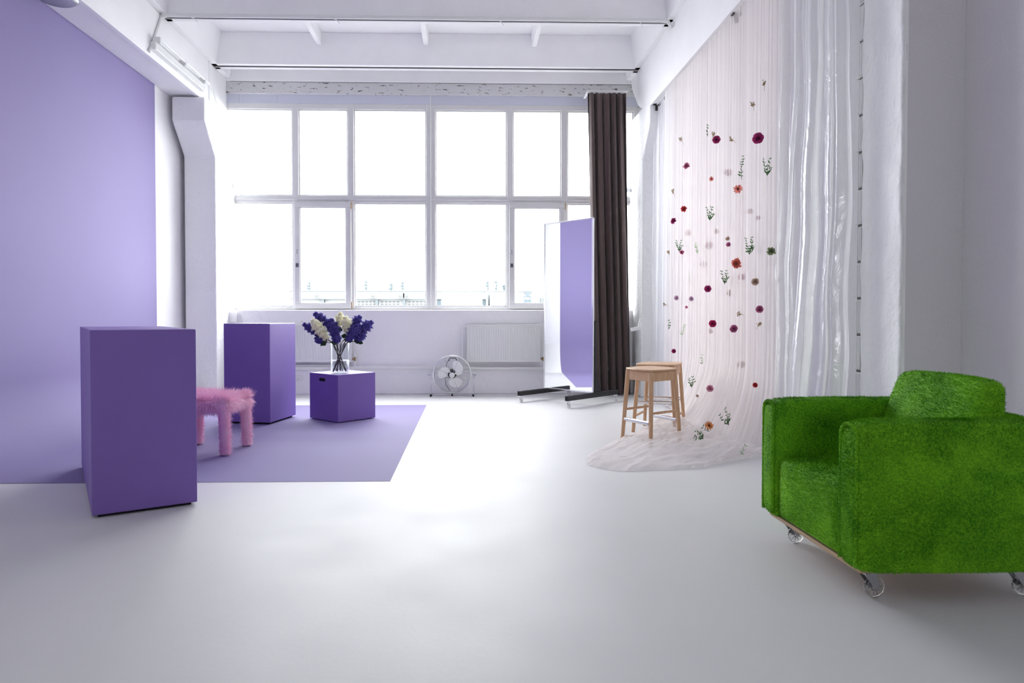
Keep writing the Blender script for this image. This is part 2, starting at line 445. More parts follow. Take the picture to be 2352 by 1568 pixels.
# right side: wall behind the curtains, block edge, plaster pier, return and near wall
m = MB(); m.box(XR + .03, 3.1, 4.565, 9.98, 0, 3.9)
struct(m.build('wall_right', M['white']), 'white wall behind the sheer curtains')
def rough_pier():
    m = MB(); ny, nz = 12, 90; y0, y1 = 4.035, 4.462
    def fn(u, v):
        if u == 0: return (XR + .02, y0 + .004, 5.0 * v)
        y = y0 + (y1 - y0) * (u - 1 / ny) / (1 - 1 / ny); z = 5.0 * v
        lo = max(0, 1 - z / 0.75)
        dx = 0.010 * noise.noise((y * 9, z * 6, 3)) + 0.03 * lo * noise.noise((y * 14, z * 12, 9)) + 0.012 * lo
        e = 0
        if u in (1 / ny, 1): e = (0.012 + .03 * lo) * noise.noise((z * 7, 5 * u, 1))
        return (XR + dx - .005, y + e, z)
    m.grid(fn, ny, nz)
    m.box(XR + .012, 3.1, y0 + .05, y1 - .012, 0, 3.9)
    return m
o = rough_pier().build('wall_right_pier', M['plaster']); struct(o, 'rough white plastered wall end beside the sheer curtains')
m = MB(); j = MB(); z = 0.0; i = 0
j.box(XR + .03, 3.0, 4.46, 4.566, 0, 3.9)
while z < 3.8:
    h = 0.232
    off = (0.0, 0.028)[i % 2] + R.uniform(-.006, .006)
    m.box(XR + .008 + R.uniform(0, .012), 2.95, 4.464, 4.545 + off, z + .012, min(z + h + .006, 3.85))
    for kk in range(3):
        yy = 4.478 + kk * .022
        m.box(XR + .001, XR + .02, yy, yy + .012, z + .016, z + h - .004)
    z += h + .012; i += 1
struct(m.build('wall_right_blocks', M['white'], bevel=0.004), 'exposed hollow block edge painted white')
struct(j.build('wall_right_mortar', mat('grey_mortar', (.22, .21, .20), .9)))
m = MB(); m.box(XR + .01, 3.3, 4.04, 4.08, 0, 5.1); m.box(2.965, 3.3, YF, 4.10, 0, 5.1)
struct(m.build('wall_near', M['greywall']), 'grey painted wall corner behind the green armchair')
m = MB(); m.box(-4.3, 4.2, YF - .3, YF, 0, 1.1); m.box(-4.3, 4.2, YF - .3, YF, 2.0, 5.3); m.box(-4.3, -1.0, YF - .3, YF, 1.1, 2.0); m.box(0.5, 4.2, YF - .3, YF, 1.1, 2.0)  # the gap left in this unseen wall is added for fill
struct(m.build('wall_rear', M['rearwall']))

# ------------------------------------------------------------------ windows
FR = M['frame']
def zed(py): return on(960, py, 1, YWIN).z
ZT0, ZT1 = 4.085, 4.165
ZM0, ZM1 = 2.745, 2.845
ZB0, ZB1 = 1.195, 1.243
def pxx(px): return on(px, 400, 1, YWIN).x
def bevel_frame(m, x0, x1, z0, z1, y, w=0.02, dpt=0.02):
    """thin glazing bead around an opening"""
    m.box(x0 - w, x0, y, y + dpt, z0 - w, z1 + w); m.box(x1, x1 + w, y, y + dpt, z0 - w, z1 + w)
    m.box(x0, x1, y, y + dpt, z0 - w, z0); m.box(x0, x1, y, y + dpt, z1, z1 + w)
def window(n, cols, x0, x1, sash_i, label):
    fr = MB()
    y0, y1 = 9.94, 10.02
    fr.box(x0, x1, y0, y1, ZT0, ZT1 + .01); fr.box(x0, x1, y0, y1, ZM0, ZM1); fr.box(x0, x1, y0 - .015, y1, ZM0 + .035, ZM0 + .06); fr.box(x0, x1, y0, y1, ZB0, ZB1)
    xs = [x0] + [v for c in cols for v in c] + [x1]
    for a, b in zip(xs[::2], xs[1::2]):
        if b - a > .01: fr.box(a, b, y0 - .004, y1 + .004, ZB0 + .003, ZT1 + .006)
    rows = [(ZB1, ZM0), (ZM1, ZT0)]
    bd = MB()
    for ci, (a, b) in enumerate(cols):
        for ri, (c, d_) in enumerate(rows):
            if ci == sash_i and ri == 0: continue
            bevel_frame(bd, a + .018, b - .018, c + .018, d_ - .018, y0 + .022, .02, .03)
    root = fr.build(n, FR, bevel=0.006); struct(root, label)
    bd.build('glazing_bead', FR, root, bevel=0.003)
    for ci, (a, b) in enumerate(cols):
        for ri, (c, d_) in enumerate(rows):
            if ci == sash_i and ri == 0: continue
            p = MB(); p.box(a, b, 9.985, 9.991, c, d_); p.build('pane', M['pane'], root)
    a, b = cols[sash_i]; c, d_ = rows[0]
    a -= .055; b += .05; c -= .03; d_ += .004
    w = .075; ys, ye = 9.90, 9.965
    s = MB()
    s.box(a, b, ys, ye, c, c + w); s.box(a, b, ys, ye, d_ - w, d_)
    s.box(a, a + w, ys, ye, c + w, d_ - w); s.box(b - w, b, ys, ye, c + w, d_ - w)
    bevel_frame(s, a + w + .012, b - w - .012, c + w + .012, d_ - w - .012, ys + .012, .014, .04)
    so = s.build('sash', FR, root, bevel=0.006)
    p = MB(); p.box(a + w, b - w, 9.93, 9.936, c + w, d_ - w); p.build('pane', M['pane'], so)
    q = MB(); q.box(a + .018, a + .058, ys - .008, ys, c + .60, c + .655); q.build('latch_plate', M['grey_plate'], so, bevel=.002)
    q = MB()
    for dz in (.80, .823, .846): q.lathe([(0, -.002), (.006, -.002), (.006, .003)], (a + .038, ys, c + dz), 10, axis='y')
    q.build('screw_hole', M['black'], so)
    for hz in (c + .05, d_ - .05):
        q = MB(); q.tube([(b + .006, ys + .01, hz - .05), (b + .006, ys + .01, hz + .05)], .008); q.build('hinge', M['brass'], so)
    return root
xs = [pxx(v) for v in (515, 672, 686, 799, 813, 979, 1000, 1164, 1178, 1289, 1303, 1452)]
window('window_1', [(-3.56, xs[1]), (xs[2], xs[3]), (xs[4], xs[5])], -3.62, -.556, 1, 'white framed window bay nearer the lilac wall, three columns wide')
window('window_2', [(xs[6], xs[7]), (xs[8], xs[9]), (xs[10], 2.40)], -.544, 2.46, 1, 'white framed window bay with the dark brown curtain')
m = MB(); m.tube([(-.55, 9.93, 1.17), (-.55, 9.93, 4.30)], .009); struct(m.build('trim_8', M['enamel']), 'thin vertical rod between the window bays')
# worn window sill edge under the frames
m = MB(); m.box(-3.62, 2.42, 9.88, 9.95, 1.175, 1.197); struct(m.build('trim_9', M['frame'], bevel=.005), 'cream window sill edge')

# ------------------------------------------------------------------ outside
BLD = mat('hazy_pale_facade', (0.20, 0.205, 0.21), 0.8)
BLU = mat('hazy_blue_glass_front', (0.042, 0.056, 0.066), 0.8, var=.15, vscale=.4)
BLL = mat('hazy_blue_letters', (0.052, 0.066, 0.078), 0.8)
EDG = mat('hazy_roof_edge', (0.058, 0.068, 0.073), 0.8)
MST = mat('hazy_mast_steel', (0.036, 0.050, 0.056), 0.8)
GRY = mat('grey_yard', (0.08, 0.08, 0.08), 0.9)
m = MB(); m.box(-60, 60, 14, 120, -12.2, -12); struct(m.build('ground', GRY), 'yard between the buildings')
D = 60.0
def o60(px, py): return on(px, py, 1, D)
ztop = o60(900, 668.5).z
root = thing('office_building', 'long pale flat-roofed building seen through the window, antennas on its roof', 'building', (-6, D, -12))
def part(name, mm, boxes, pr=root, **k):
    q = MB()
    L = Vector(root.location)
    for b in boxes:
        q.box(b[0] - L.x, b[1] - L.x, b[2] - L.y, b[3] - L.y, b[4] - L.z, b[5] - L.z)
    return q.build(name, mm, pr, **k)
xa, xb, xc, xd = o60(664, 680).x, o60(1117, 680).x, o60(1125, 680).x, o60(1225, 680).x
zf = o60(900, 686.5).z
part('parapet', BLD, [(xa, xb, D, D + 10, zf, ztop)])
part('roof_edge', EDG, [(xa, xb, D - .1, D, ztop - .05, ztop + .04), (xa, xb - 4.6, D - .1, D, zf - .04, zf + .02)])
part('facade', BLD, [(xa, xb, D + .4, D + 10, -12, zf)])
zb1, zb2 = o60(1000, 684).z, o60(1000, 705).z
part('glazed_front', BLU, [(o60(1003, 690).x, o60(1117, 690).x, D + .2, D + .5, zb2 - 6, zb1)])
for px in (738, 862, 925):
    part('column', EDG, [(o60(px, 690).x, o60(px + 6.5, 690).x, D - .05, D + .4, -12, zf)])
for ri, (pya, pyb) in enumerate(((691.5, 694), (697, 699.5))):
    for px in range(820, 976, 9):
        if abs(px - 862) < 6 or abs(px - 925) < 7: continue
        a, c = o60(px, pya), o60(px + 5.5, pyb)
        part('window', EDG, [(a.x, c.x, D + .33, D + .42, c.z, a.z)])
stair = thing('stair_tower', 'pale block with large sideways blue letters beside the long building', 'building', (o60(1170, 700).x, D, -12))
def tpart(name, mm, boxes, pr=stair):
    q = MB(); L = stair.location
    for b in boxes: q.box(b[0] - L.x, b[1] - L.x, b[2] - L.y, b[3] - L.y, b[4] + 12, b[5] + 12)
    return q.build(name, mm, pr)
tpart('wall', BLD, [(xc, xd, D - .3, D + 8, -12, ztop - .03)])
tpart('roof_edge', EDG, [(xc, o60(1160, 0).x, D - .4, D - .3, ztop - .06, ztop)])
tpart('roof_edge', EDG, [(o60(1190, 0).x, xd, D - .4, D - .3, ztop - .06, ztop)])
tpart('downpipe', EDG, [(o60(1119.5, 690).x, o60(1121.5, 690).x, D - .45, D - .3, -12, ztop)])
# letters K and E lying on their backs (read sideways)
def letter_poly(pts, px0, py0, px1, py1):
    """outline in a unit square: u across, v down"""
    out = []
    for u, v in pts:
        p = on(px0 + (px1 - px0) * u, py0 + (py1 - py0) * v, 1, D - .35)
        out.append((p.x - stair.location.x, p.z + 12))
    return out
q = MB()
q.prism(letter_poly([(0, 0), (1, 0), (1, .26), (0, .26)], 1203, 671.3, 1220.5, 684.5), -.42, -.32, axis=1)
q.prism(letter_poly([(.38, .26), (.62, .26), (.62, .40), (1, .74), (1, 1), (.5, .66), (0, 1), (0, .74), (.38, .40)], 1203, 671.3, 1220.5, 684.5), -.42, -.32, axis=1)
q.build('letter', BLL, stair)
q = MB()
for pl in ([(0, 0), (1, 0), (1, .26), (0, .26)], [(0, .26), (.22, .26), (.22, 1), (0, 1)], [(.78, .26), (1, .26), (1, 1), (.78, 1)], [(.39, .26), (.61, .26), (.61, .9), (.39, .9)]):
    q.prism(letter_poly(pl, 1203, 687.0, 1220.5, 699), -.42, -.32, axis=1)
q.build('letter', BLL, stair)
far = thing('distant_block', 'low distant pale block beyond the lettered stair tower', 'building', (8, 75, -12))
q = MB(); q.box(-1.9, 12, 0, 8, 0, on(1240, 679, 1, 75).z + 12); q.build('wall', BLD, far)
q = MB()
for i in range(5): q.box(-.2 + i * .32, -.02 + i * .32, -.1, 0, on(1240, 690, 1, 75).z + 11.7, on(1240, 684, 1, 75).z + 12)
q.build('window', EDG, far)
def mast(px, pytop, w, label, seed, rungs=4, stays=True):
    rr = random.Random(seed)
    p0 = o60(px, 668.5); h = o60(px, pytop).z - ztop
    t = thing('antenna_mast', label, 'antenna', (p0.x, D + .8, ztop), group='rooftop antennas')
    q = MB(); q.tube([(0, 0, 0), (0, 0, h)], [.05, .03], 6)
    q.build('pole', MST, t)
    q = MB()
    for i in range(rungs):
        z = h * (.25 + .7 * i / rungs); s = rr.uniform(.5, 1) * w
        q.bar((-s, 0, z), (s, 0, z + rr.uniform(-.05, .05)), .03, .03)
        q.bar((s * .9, 0, z - .2), (s * .9, 0, z + .25), .05, .05); q.bar((-s * .9, 0, z - .15), (-s * .9, 0, z + .2), .05, .05)
    q.build('crossbar', MST, t)
    q = MB()
    for i in range(3): q.box(-.14 + rr.uniform(-.1, .1), .1, -.1, .1, h * (.1 + .15 * i), h * (.1 + .15 * i) + .18)
    q.build('transmitter', MST, t)
    if stays:
        q = MB(); q.tube([(0, 0, h * .6), (-1.0, 0, 0)], .012, 4); q.tube([(0, 0, h * .6), (1.0, 0, 0)], .012, 4); q.build('guy_wire', MST, t)
mast(706, 627, .22, 'slim antenna mast seen through the narrow sash nearer the lilac wall', 1)
mast(838, 620, .5, 'tallest and busiest lattice antenna on the long roof', 2, 6)
mast(897, 636, .28, 'antenna with a square loop on the long roof', 3, 3)
mast(923, 626, .25, 'thin antenna at the end of the roof next to the bay joint', 4, 4, False)
mast(1121, 624, .15, 'dark antenna standing where the long roof meets the stair tower', 5, 5, False)
mast(1141, 622, .3, 'pale twin antenna on the stair tower roof', 6, 4, False)
mast(1160, 642, .12, 'short thin antenna on the stair tower roof', 7, 2, False)
for px, lab in ((728, 'seen in the narrow sash'), (857, 'under the tallest antenna'), (920, 'nearer end of a pair'), (934, 'last before the bay joint')):
    p = o60(px, 678.5)
    t = thing('cooling_unit', 'small round-fanned cooling unit on the long parapet, ' + lab, 'cooling unit', (p.x, D - .135, p.z), group='cooling units on the parapet')
    q = MB(); q.box(-.3, .35, -.05, .12, -.2, .2); q.build('casing', BLD, t)
    q = MB(); q.lathe([(.08, -.07), (.16, -.07), (.16, -.05), (.08, -.05)], (0, 0, 0), 16, axis='y'); q.build('fan_ring', EDG, t)

# ------------------------------------------------------------------ lilac paper backdrop
pr = left_profile(0.003, 3.935)
pts = [(-.527, .0015), (-1.5, .0015), (-2.5, .0015)] + [(x, max(z, .0015)) for x, z in pr]
m = MB()
ny = 24
def pf(u, v):
    i = u * (len(pts) - 1); i0 = min(int(i), len(pts) - 2); f = i - i0
    x = pts[i0][0] * (1 - f) + pts[i0 + 1][0] * f; z = pts[i0][1] * (1 - f) + pts[i0 + 1][1] * f
    return (x, 4.555 + (8.50 - 4.555) * v, z)
m.grid(pf, len(pts) - 1, ny)
o = m.build('backdrop_paper', M['purple_paper'])
tag(o, 'wide lilac backdrop paper hung on the wall and swept out across the floor', 'backdrop', kind='thing')

# ------------------------------------------------------------------ purple plinths
def plinth(name, label, near, u, v, top, legs_gap=0.012, hole=None, handle=None):
    """near = floor corner, u and v = floor edge vectors"""
    near = Vector((*near, 0)); u = Vector((*u, 0)); v = Vector((*v, 0))
    c = near + (u + v) / 2; ang = math.atan2(u.y, u.x)
    L, Wd = u.length, v.length
    t = thing(name, label, 'plinth', (c.x, c.y, 0), ang)
    m = MB(); g = legs_gap; e = 0.018
    m.box(-L / 2, L / 2, -Wd / 2, Wd / 2, g, top)
    o = m.build('board_box', M['plinth'], t, bevel=0.006)
    m = MB(); m.box(-L / 2 + .03, L / 2 - .03, -Wd / 2 + .03, Wd / 2 - .03, 0, g + .001)
    m.build('shadow_gap_base', M['black'], t)  # black inset stands in for the shadow gap under the box
    return t, L, Wd
def rot2(L, a): return (L * math.cos(rad(a)), L * math.sin(rad(a)))
plinth('display_plinth', 'tall deep purple plinth standing nearest the camera, half off the lilac paper', (-2.049, 3.741), rot2(.536, 31), rot2(1.52, 121), 1.027, 0.016)
plinth('display_plinth', 'tall purple plinth behind the pink furry stool, in front of the radiator', (-2.020, 6.974), (.116, .572), (-.50, .10), 1.03, 0.02)
t, L, Wd = plinth('display_plinth', 'low purple cube with a slot handle carrying the vase of lilacs', (-1.349, 7.048), rot2(.49, 46.5), rot2(.51, 136.5), .50, 0.008)
# slot handle on the face that looks away from the curtains (local -X side)
m = MB(); n = 10; hp = []
for i in range(n + 1): a = math.pi / 2 + math.pi * i / n; hp.append((-.038 + .017 * math.cos(a), .017 * math.sin(a)))
for i in range(n + 1): a = -math.pi / 2 + math.pi * i / n; hp.append((.038 + .017 * math.cos(a), .017 * math.sin(a)))
q = MB(); q.prism(hp, -.0015, .004, axis=0)
q.build('slot_handle', M['black'], t, loc=(-L / 2, 0.02, .435))

# ------------------------------------------------------------------ fur helper
def strands(obj, count, length, width, lay, seed, noise_s=3.0, spread=0.35, rise=0.6, clip_z=None, jit=0.4, segs=3, normal_only=None):
    """adds tapered blades to obj's own mesh, growing from its faces"""
    dg = bpy.context.evaluated_depsgraph_get(); dg.update()
    ev = obj.evaluated_get(dg); me = ev.to_mesh(); me.calc_loop_triangles()
    nt_ = len(me.loop_triangles)
    tv = np.empty(nt_ * 3, np.int32); me.loop_triangles.foreach_get('vertices', tv); tv = tv.reshape(-1, 3)
    co = np.empty(len(me.vertices) * 3, np.float32); me.vertices.foreach_get('co', co); co = co.reshape(-1, 3)
    A, B, C_ = co[tv[:, 0]], co[tv[:, 1]], co[tv[:, 2]]
    nn = np.cross(B - A, C_ - A); ar = np.linalg.norm(nn, axis=1) + 1e-12; nn /= ar[:, None]
    vs0 = co.copy()
    polys = [tuple(p.vertices) for p in me.polygons]
    ev.to_mesh_clear()
    w = ar.copy()
    if normal_only is not None: w = w * normal_only(nn, (A + B + C_) / 3)
    rng = np.random.default_rng(seed)
    ti = rng.choice(nt_, count, p=w / w.sum())
    r1, r2 = np.sqrt(rng.random(count)), rng.random(count)
    P = A[ti] * (1 - r1)[:, None] + B[ti] * (r1 * (1 - r2))[:, None] + C_[ti] * (r1 * r2)[:, None]
    N = nn[ti]
    k = noise_s
    sw = np.stack([np.sin(P[:, 1] * k * 2.1 + 3 * np.sin(P[:, 2] * k * 1.3)), np.sin(P[:, 2] * k * 1.7 + 2.5 * np.sin(P[:, 0] * k * 1.9)), np.sin(P[:, 0] * k * 2.3 + 2 * np.sin(P[:, 1] * k * 1.5))], 1)
    Ld = np.array(lay)[None, :] + sw * spread + rng.normal(0, jit, (count, 3))
    Ld -= N * np.sum(Ld * N, 1)[:, None]
    ln = length * (0.6 + 0.55 * rng.random(count))[:, None]
    rise = np.clip(rise * (.45 + 1.1 * rng.random(count)), 0, .95)[:, None]
    d0 = N * rise + Ld * (1 - rise); d0 /= np.linalg.norm(d0, axis=1)[:, None] + 1e-9
    d1 = N * rise * .8 + Ld * (1.15 - rise); d1 /= np.linalg.norm(d1, axis=1)[:, None] + 1e-9
    side = np.cross(d1, N) + rng.normal(0, .35, (count, 3)); side /= np.linalg.norm(side, axis=1)[:, None] + 1e-9
    P0 = P - N * .002; P1 = P0 + d0 * ln * .4
    wv = side * width * (.7 + .6 * rng.random(count))[:, None]
    if segs == 3:
        P2 = P1 + (d0 + d1) / 2 * ln * .3; P3 = P2 + d1 * ln * .3
        V = np.stack([P0 - wv, P0 + wv, P1 - wv * .9, P1 + wv * .9, P2 - wv * .55, P2 + wv * .55, P3], 1); nv = 7
        Fq = [(0, 1, 3, 2), (2, 3, 5, 4)]; Ft = (4, 5, 6)
    else:
        P3 = P1 + d1 * ln * .6
        V = np.stack([P0 - wv, P0 + wv, P1 - wv * .8, P1 + wv * .8, P3], 1); nv = 5
        Fq = [(0, 1, 3, 2)]; Ft = (2, 3, 4)
    if clip_z is not None:
        lo = V[:, :, 2].min(1); pz = P[:, 2]
        fac = np.where(lo < clip_z, np.clip((pz - clip_z) / np.maximum(pz - lo, 1e-6), .05, 1), 1.0)
        V = P[:, None, :] + (V - P[:, None, :]) * fac[:, None, None]
        V[:, :, 2] = np.maximum(V[:, :, 2], clip_z)
    base = len(vs0)
    allv = np.concatenate([vs0, V.reshape(-1, 3)]).astype(np.float32)
    offs = base + np.arange(count)[:, None] * nv
    loops_p = np.concatenate([np.array(p, np.int32) for p in polys])
    tot_p = np.array([len(p) for p in polys], np.int32)
    blades = np.concatenate([offs + np.array([q])for q in Fq] + [offs + np.array([Ft])], 1).reshape(-1)
    per = [4] * len(Fq) + [3]
    tot_b = np.tile(np.array(per, np.int32), count)
    loops = np.concatenate([loops_p, blades]).astype(np.int32)
    tot = np.concatenate([tot_p, tot_b]); start = np.concatenate([[0], np.cumsum(tot)[:-1]]).astype(np.int32)
    nm = bpy.data.meshes.new(obj.name)
    nm.vertices.add(len(allv)); nm.vertices.foreach_set('co', allv.reshape(-1))
    nm.loops.add(len(loops)); nm.loops.foreach_set('vertex_index', loops)
    nm.polygons.add(len(tot)); nm.polygons.foreach_set('loop_start', start); nm.polygons.foreach_set('loop_total', tot)
    nm.polygons.foreach_set('use_smooth', np.ones(len(tot), bool))
    nm.materials.append(obj.data.materials[0]); nm.update(); nm.validate()
    obj.modifiers.clear(); obj.data = nm

def pillow_box(x0, x1, y0, y1, z0, z1, r, seg=4, bulge=0.0, shear=0.0):
    """rounded box as bevel on a gridded box; returns MB of a superellipsoid-like block"""
    m = MB()
    def face(o, a, b, na, nb):
        o, a, b = Vector(o), Vector(a), Vector(b)
        m.grid(lambda u, v: o + a * u + b * v, na, nb)
    X, Y, Z = x1 - x0, y1 - y0, z1 - z0
    k = 10
    face((x0, y0, z0), (0, Y, 0), (X, 0, 0), k, k); face((x0, y0, z1), (X, 0, 0), (0, Y, 0), k, k)
    face((x0, y0, z0), (X, 0, 0), (0, 0, Z), k, k); face((x0, y1, z0), (0, 0, Z), (X, 0, 0), k, k)
    face((x0, y0, z0), (0, 0, Z), (0, Y, 0), k, k); face((x1, y0, z0), (0, Y, 0), (0, 0, Z), k, k)
    c = Vector(((x0 + x1) / 2, (y0 + y1) / 2, (z0 + z1) / 2)); h = Vector((X / 2, Y / 2, Z / 2))
    out = []
    for p in m.v:
        q = Vector(p) - c; n = Vector((q.x / h.x, q.y / h.y, q.z / h.z))
        ins = Vector([max(-(h[i] - r), min(h[i] - r, q[i])) for i in range(3)])
        e = q - ins
        if e.length > 1e-6: q = ins + e.normalized() * r
        if bulge:
            bl = (1 - n.x ** 2) * (1 - n.y ** 2) + (1 - n.y ** 2) * (1 - n.z ** 2) + (1 - n.x ** 2) * (1 - n.z ** 2)
            q += Vector((n.x / max(1e-3, n.length), n.y / max(1e-3, n.length), n.z / max(1e-3, n.length))) * bulge * bl
        q = q + c
        q.x += shear * (q.z - z0) * max(0, min(1, (x1 - q.x) / (x1 - x0)))
        out.append(tuple(q))
    m.v = out
    key = {}; idx = []; nv = []
    for p in m.v:
        k_ = tuple(round(c_, 5) for c_ in p)
        if k_ not in key: key[k_] = len(nv); nv.append(p)
        idx.append(key[k_])
    m.v = nv; m.f = [tuple(idx[i] for i in f) for f in m.f]
    keep = [i for i, f in enumerate(m.f) if len(set(f)) == 4]
    m.f = [m.f[i] for i in keep]; m.sm = [True] * len(keep); m.mi = [0] * len(keep)
    return m

# ------------------------------------------------------------------ pink furry stool
N_ = Vector((-1.925, 5.43, 0)); R_ = Vector((-1.880, 5.85, 0)); L_ = Vector((-2.38, 5.50, 0)); B_ = L_ + R_ - N_
c = (N_ + B_) / 2; ang = math.atan2((R_ - N_).y, (R_ - N_).x)
t = thing('furry_stool', 'small four-legged stool covered in long bright pink fur on the lilac paper', 'stool', (c.x, c.y, 0), ang)
inv = Matrix.Rotation(-ang, 3, 'Z')
hl = (R_ - N_).length / 2; hw = (L_ - N_).length / 2
o = pillow_box(-hl - .01, hl + .01, -hw - .01, hw + .01, .365, .435, .03).build('seat', M['pink_fur'], t)
strands(o, 16000, .085, .0022, (0.1, -.2, -.75), 3, spread=.5, rise=.34, jit=.4)
for i, P in enumerate((N_, R_, L_, B_)):
    q = inv @ (P - c)
    m = MB(); top = q * .90
    m.tube([(top.x, top.y, .40), ((top.x + q.x) / 2, (top.y + q.y) / 2, .2), (q.x * .97, q.y * .97, .012)], [.045, .041, .038], 12)
    o = m.build('leg', M['pink_fur'], t)
    strands(o, 9500, .098, .0021, (0, 0, -.8), 20 + i, spread=.3, rise=.66, clip_z=.004, jit=.3)

# ------------------------------------------------------------------ vase and lilacs
VX, VY, VZ = -1.372, 7.30, .501
t = thing('glass_vase', 'clear glass cylinder vase half full of water on the low purple cube', 'vase', (VX, VY, VZ))
m = MB(); ro, ri, H = .100, .0955, .318
m.lathe([(0, 0), (ro - .005, 0), (ro, .005), (ro, H - .002), ((ro + ri) / 2, H), (ri, H - .002), (ri, .014), (0, .012)], n=56)
m.build('glass', M['glass'], t, fixn=True)
m = MB(); m.lathe([(0, .0125), (ri - .0006, .0145), (ri - .0006, .135), (ri - .004, .132), (0, .131)], n=56); m.build('water', M['water'], t, fixn=True)

def lilac(tip, base, wid, colr, label, foot, neck, seed, leaves=2):
    """tip/base are pixel+depth of the blossom, foot is where the stem stands in the vase"""
    rr = random.Random(seed)
    T = on(tip[0], tip[1], 1, tip[2]); B = on(base[0], base[1], 1, base[2])
    F_ = Vector((VX + foot[0], VY + foot[1], VZ + .018)); K = Vector((VX + neck[0], VY + neck[1], VZ + H - .0 + .0))
    t = thing('lilac_stem', label, 'flower', tuple(F_), group='lilacs in the glass vase')
    m = MB()
    P = [F_, F_.lerp(K, .5), K, K.lerp(B, .6) + Vector((0, 0, .004)), B, B.lerp(T, .5)]
    m.tube([p - F_ for p in P], [.0042, .004, .004, .0036, .003, .002], 7)
    m.build('stem', M['stem'], t)
    m = MB(); ax = T - B; L = ax.length; ax.normalize()
    s1 = ax.cross(Vector((0, 1, .2))).normalized(); s2 = ax.cross(s1)
    wid *= 2.0; n = int(330 + L * 3600)
    for i in range(n):
        u = rr.random() ** .9
        r = wid * (math.sin(math.pi * (.18 + .80 * (1 - u) ** .9 * .9 + .0)) ** .8) * (1.0 if u < .82 else .6)
        r *= rr.uniform(.55, 1.08) * (1 + .22 * math.sin(u * 31 + 2 * seed))
        a = rr.uniform(0, 2 * math.pi)
        nrm = (s1 * math.cos(a) + s2 * math.sin(a) + ax * .35).normalized()
        cpt = B + ax * (u * L) + (s1 * math.cos(a) + s2 * math.sin(a)) * r - F_
        e1 = nrm.cross(Vector((.3, .2, 1))).normalized(); e2 = nrm.cross(e1); ph = rr.uniform(0, 1.5); sz = rr.uniform(.007, .0115)
        for k in range(4):
            b = ph + k * math.pi / 2
            d1 = e1 * math.cos(b) + e2 * math.sin(b); d2 = e1 * math.cos(b + .78) + e2 * math.sin(b + .78); d0 = e1 * math.cos(b - .78) + e2 * math.sin(b - .78)
            m.add([cpt, cpt + d0 * sz * .6 + nrm * .002, cpt + d1 * sz + nrm * .0035, cpt + d2 * sz * .6 + nrm * .002], [(0, 1, 2, 3)])
        m.tube([cpt - nrm * .008, cpt], .0016, 3, cap=False)
    # dense heart so the panicle reads as solid
    hp = [(0.001, -.02)] + [(wid * .7 * math.sin(math.pi * (.15 + .8 * (1 - k / 8) * .95)) ** .8, L * k / 8) for k in range(8)] + [(0.001, L * .97)]
    X = s1; Q = Matrix((s1, s2, ax)).transposed()
    m.lathe(hp, B - F_, 9, T=Q)
    m.build('blossom', colr, t)
    m = MB()
    for i in range(leaves):
        p0 = B.lerp(K, rr.uniform(-.05, .35)) - F_
        a = rr.uniform(-1, 1); dirv = (ax * .7 + s1 * a + Vector((0, -.4, rr.uniform(-.7, .1)))).normalized()
        sd = dirv.cross(Vector((rr.uniform(-.3, .3), 1, 0))).normalized(); Ll = rr.uniform(.045, .07)
        prof = [(0, .001), (.2, .35), (.45, .5), (.75, .3), (1, .0)]
        vs = []
        for u, w in prof: vs += [p0 + dirv * Ll * u - sd * w * Ll * .8 - Vector((0, 0, .01 * u * u)), p0 + dirv * Ll * u + Vector((0, .004, -.01 * u * u)), p0 + dirv * Ll * u + sd * w * Ll * .8 - Vector((0, 0, .01 * u * u))]
        fs = []
        for q in range(4): fs += [(q * 3, q * 3 + 1, q * 3 + 4, q * 3 + 3), (q * 3 + 1, q * 3 + 2, q * 3 + 5, q * 3 + 4)]
        m.add(vs, fs, True)
    if leaves: m.build('leaf', M['leaf'], t)
BL, CR_ = M['blue_blossom'], M['cream_blossom']
y = 7.28
lilac((697, 744, y - .05), (736, 770, y), .020, BL, 'slim violet lilac drooping lowest toward the lilac wall', (.072, -.01), (-.070, 0), 1)
lilac((722, 719, y + .05), (760, 752, y + .03), .024, BL, 'violet lilac with a pointed tip rising over the leaning cream lilac', (.055, .03), (-.045, .03), 2)
lilac((717, 733, y - .08), (751, 780, y - .04), .030, CR_, 'cream lilac leaning toward the lilac wall', (.066, -.04), (-.075, -.035), 3)
lilac((724, 776, y - .06), (742, 786, y - .03), .017, BL, 'short violet lilac tucked under the leaning cream one', (.04, -.05), (-.06, -.045), 4, 3)
lilac((759, 733, y - .02), (774, 782, y - .05), .030, BL, 'dense violet lilac between the leaning and the upright cream ones', (.02, -.05), (-.03, -.05), 5, 3)
lilac((782, 717, y + .06), (778, 752, y + .04), .023, CR_, 'cream lilac standing highest of all in the vase', (-.01, .04), (-.005, .04), 6, 1)
lilac((793, 727, y - .03), (801, 768, y - .03), .028, CR_, 'upright cream lilac in front of the highest cream one', (-.03, -.02), (.02, -.02), 7, 3)
lilac((828, 726, y + .05), (806, 752, y + .04), .022, BL, 'violet lilac behind, pointing up toward the radiator fan', (-.05, .03), (.045, .03), 8)
lilac((827, 745, y - .06), (799, 781, y - .06), .032, BL, 'largest violet lilac at the front of the vase', (-.07, -.04), (.05, -.05), 9, 3)
lilac((855, 738, y), (818, 768, y - .02), .028, BL, 'violet lilac reaching farthest out over the radiator gap', (-.075, 0), (.072, 0), 10)
lilac((837, 762, y - .04), (821, 783, y - .05), .022, BL, 'short round violet lilac low on the side of the fan', (-.06, -.05), (.068, -.035), 11, 3)
lilac((771, 771, y - .09), (776, 786, y - .08), .022, BL, 'small violet lilac low over the vase rim', (-.015, -.06), (-.012, -.06), 12, 2)

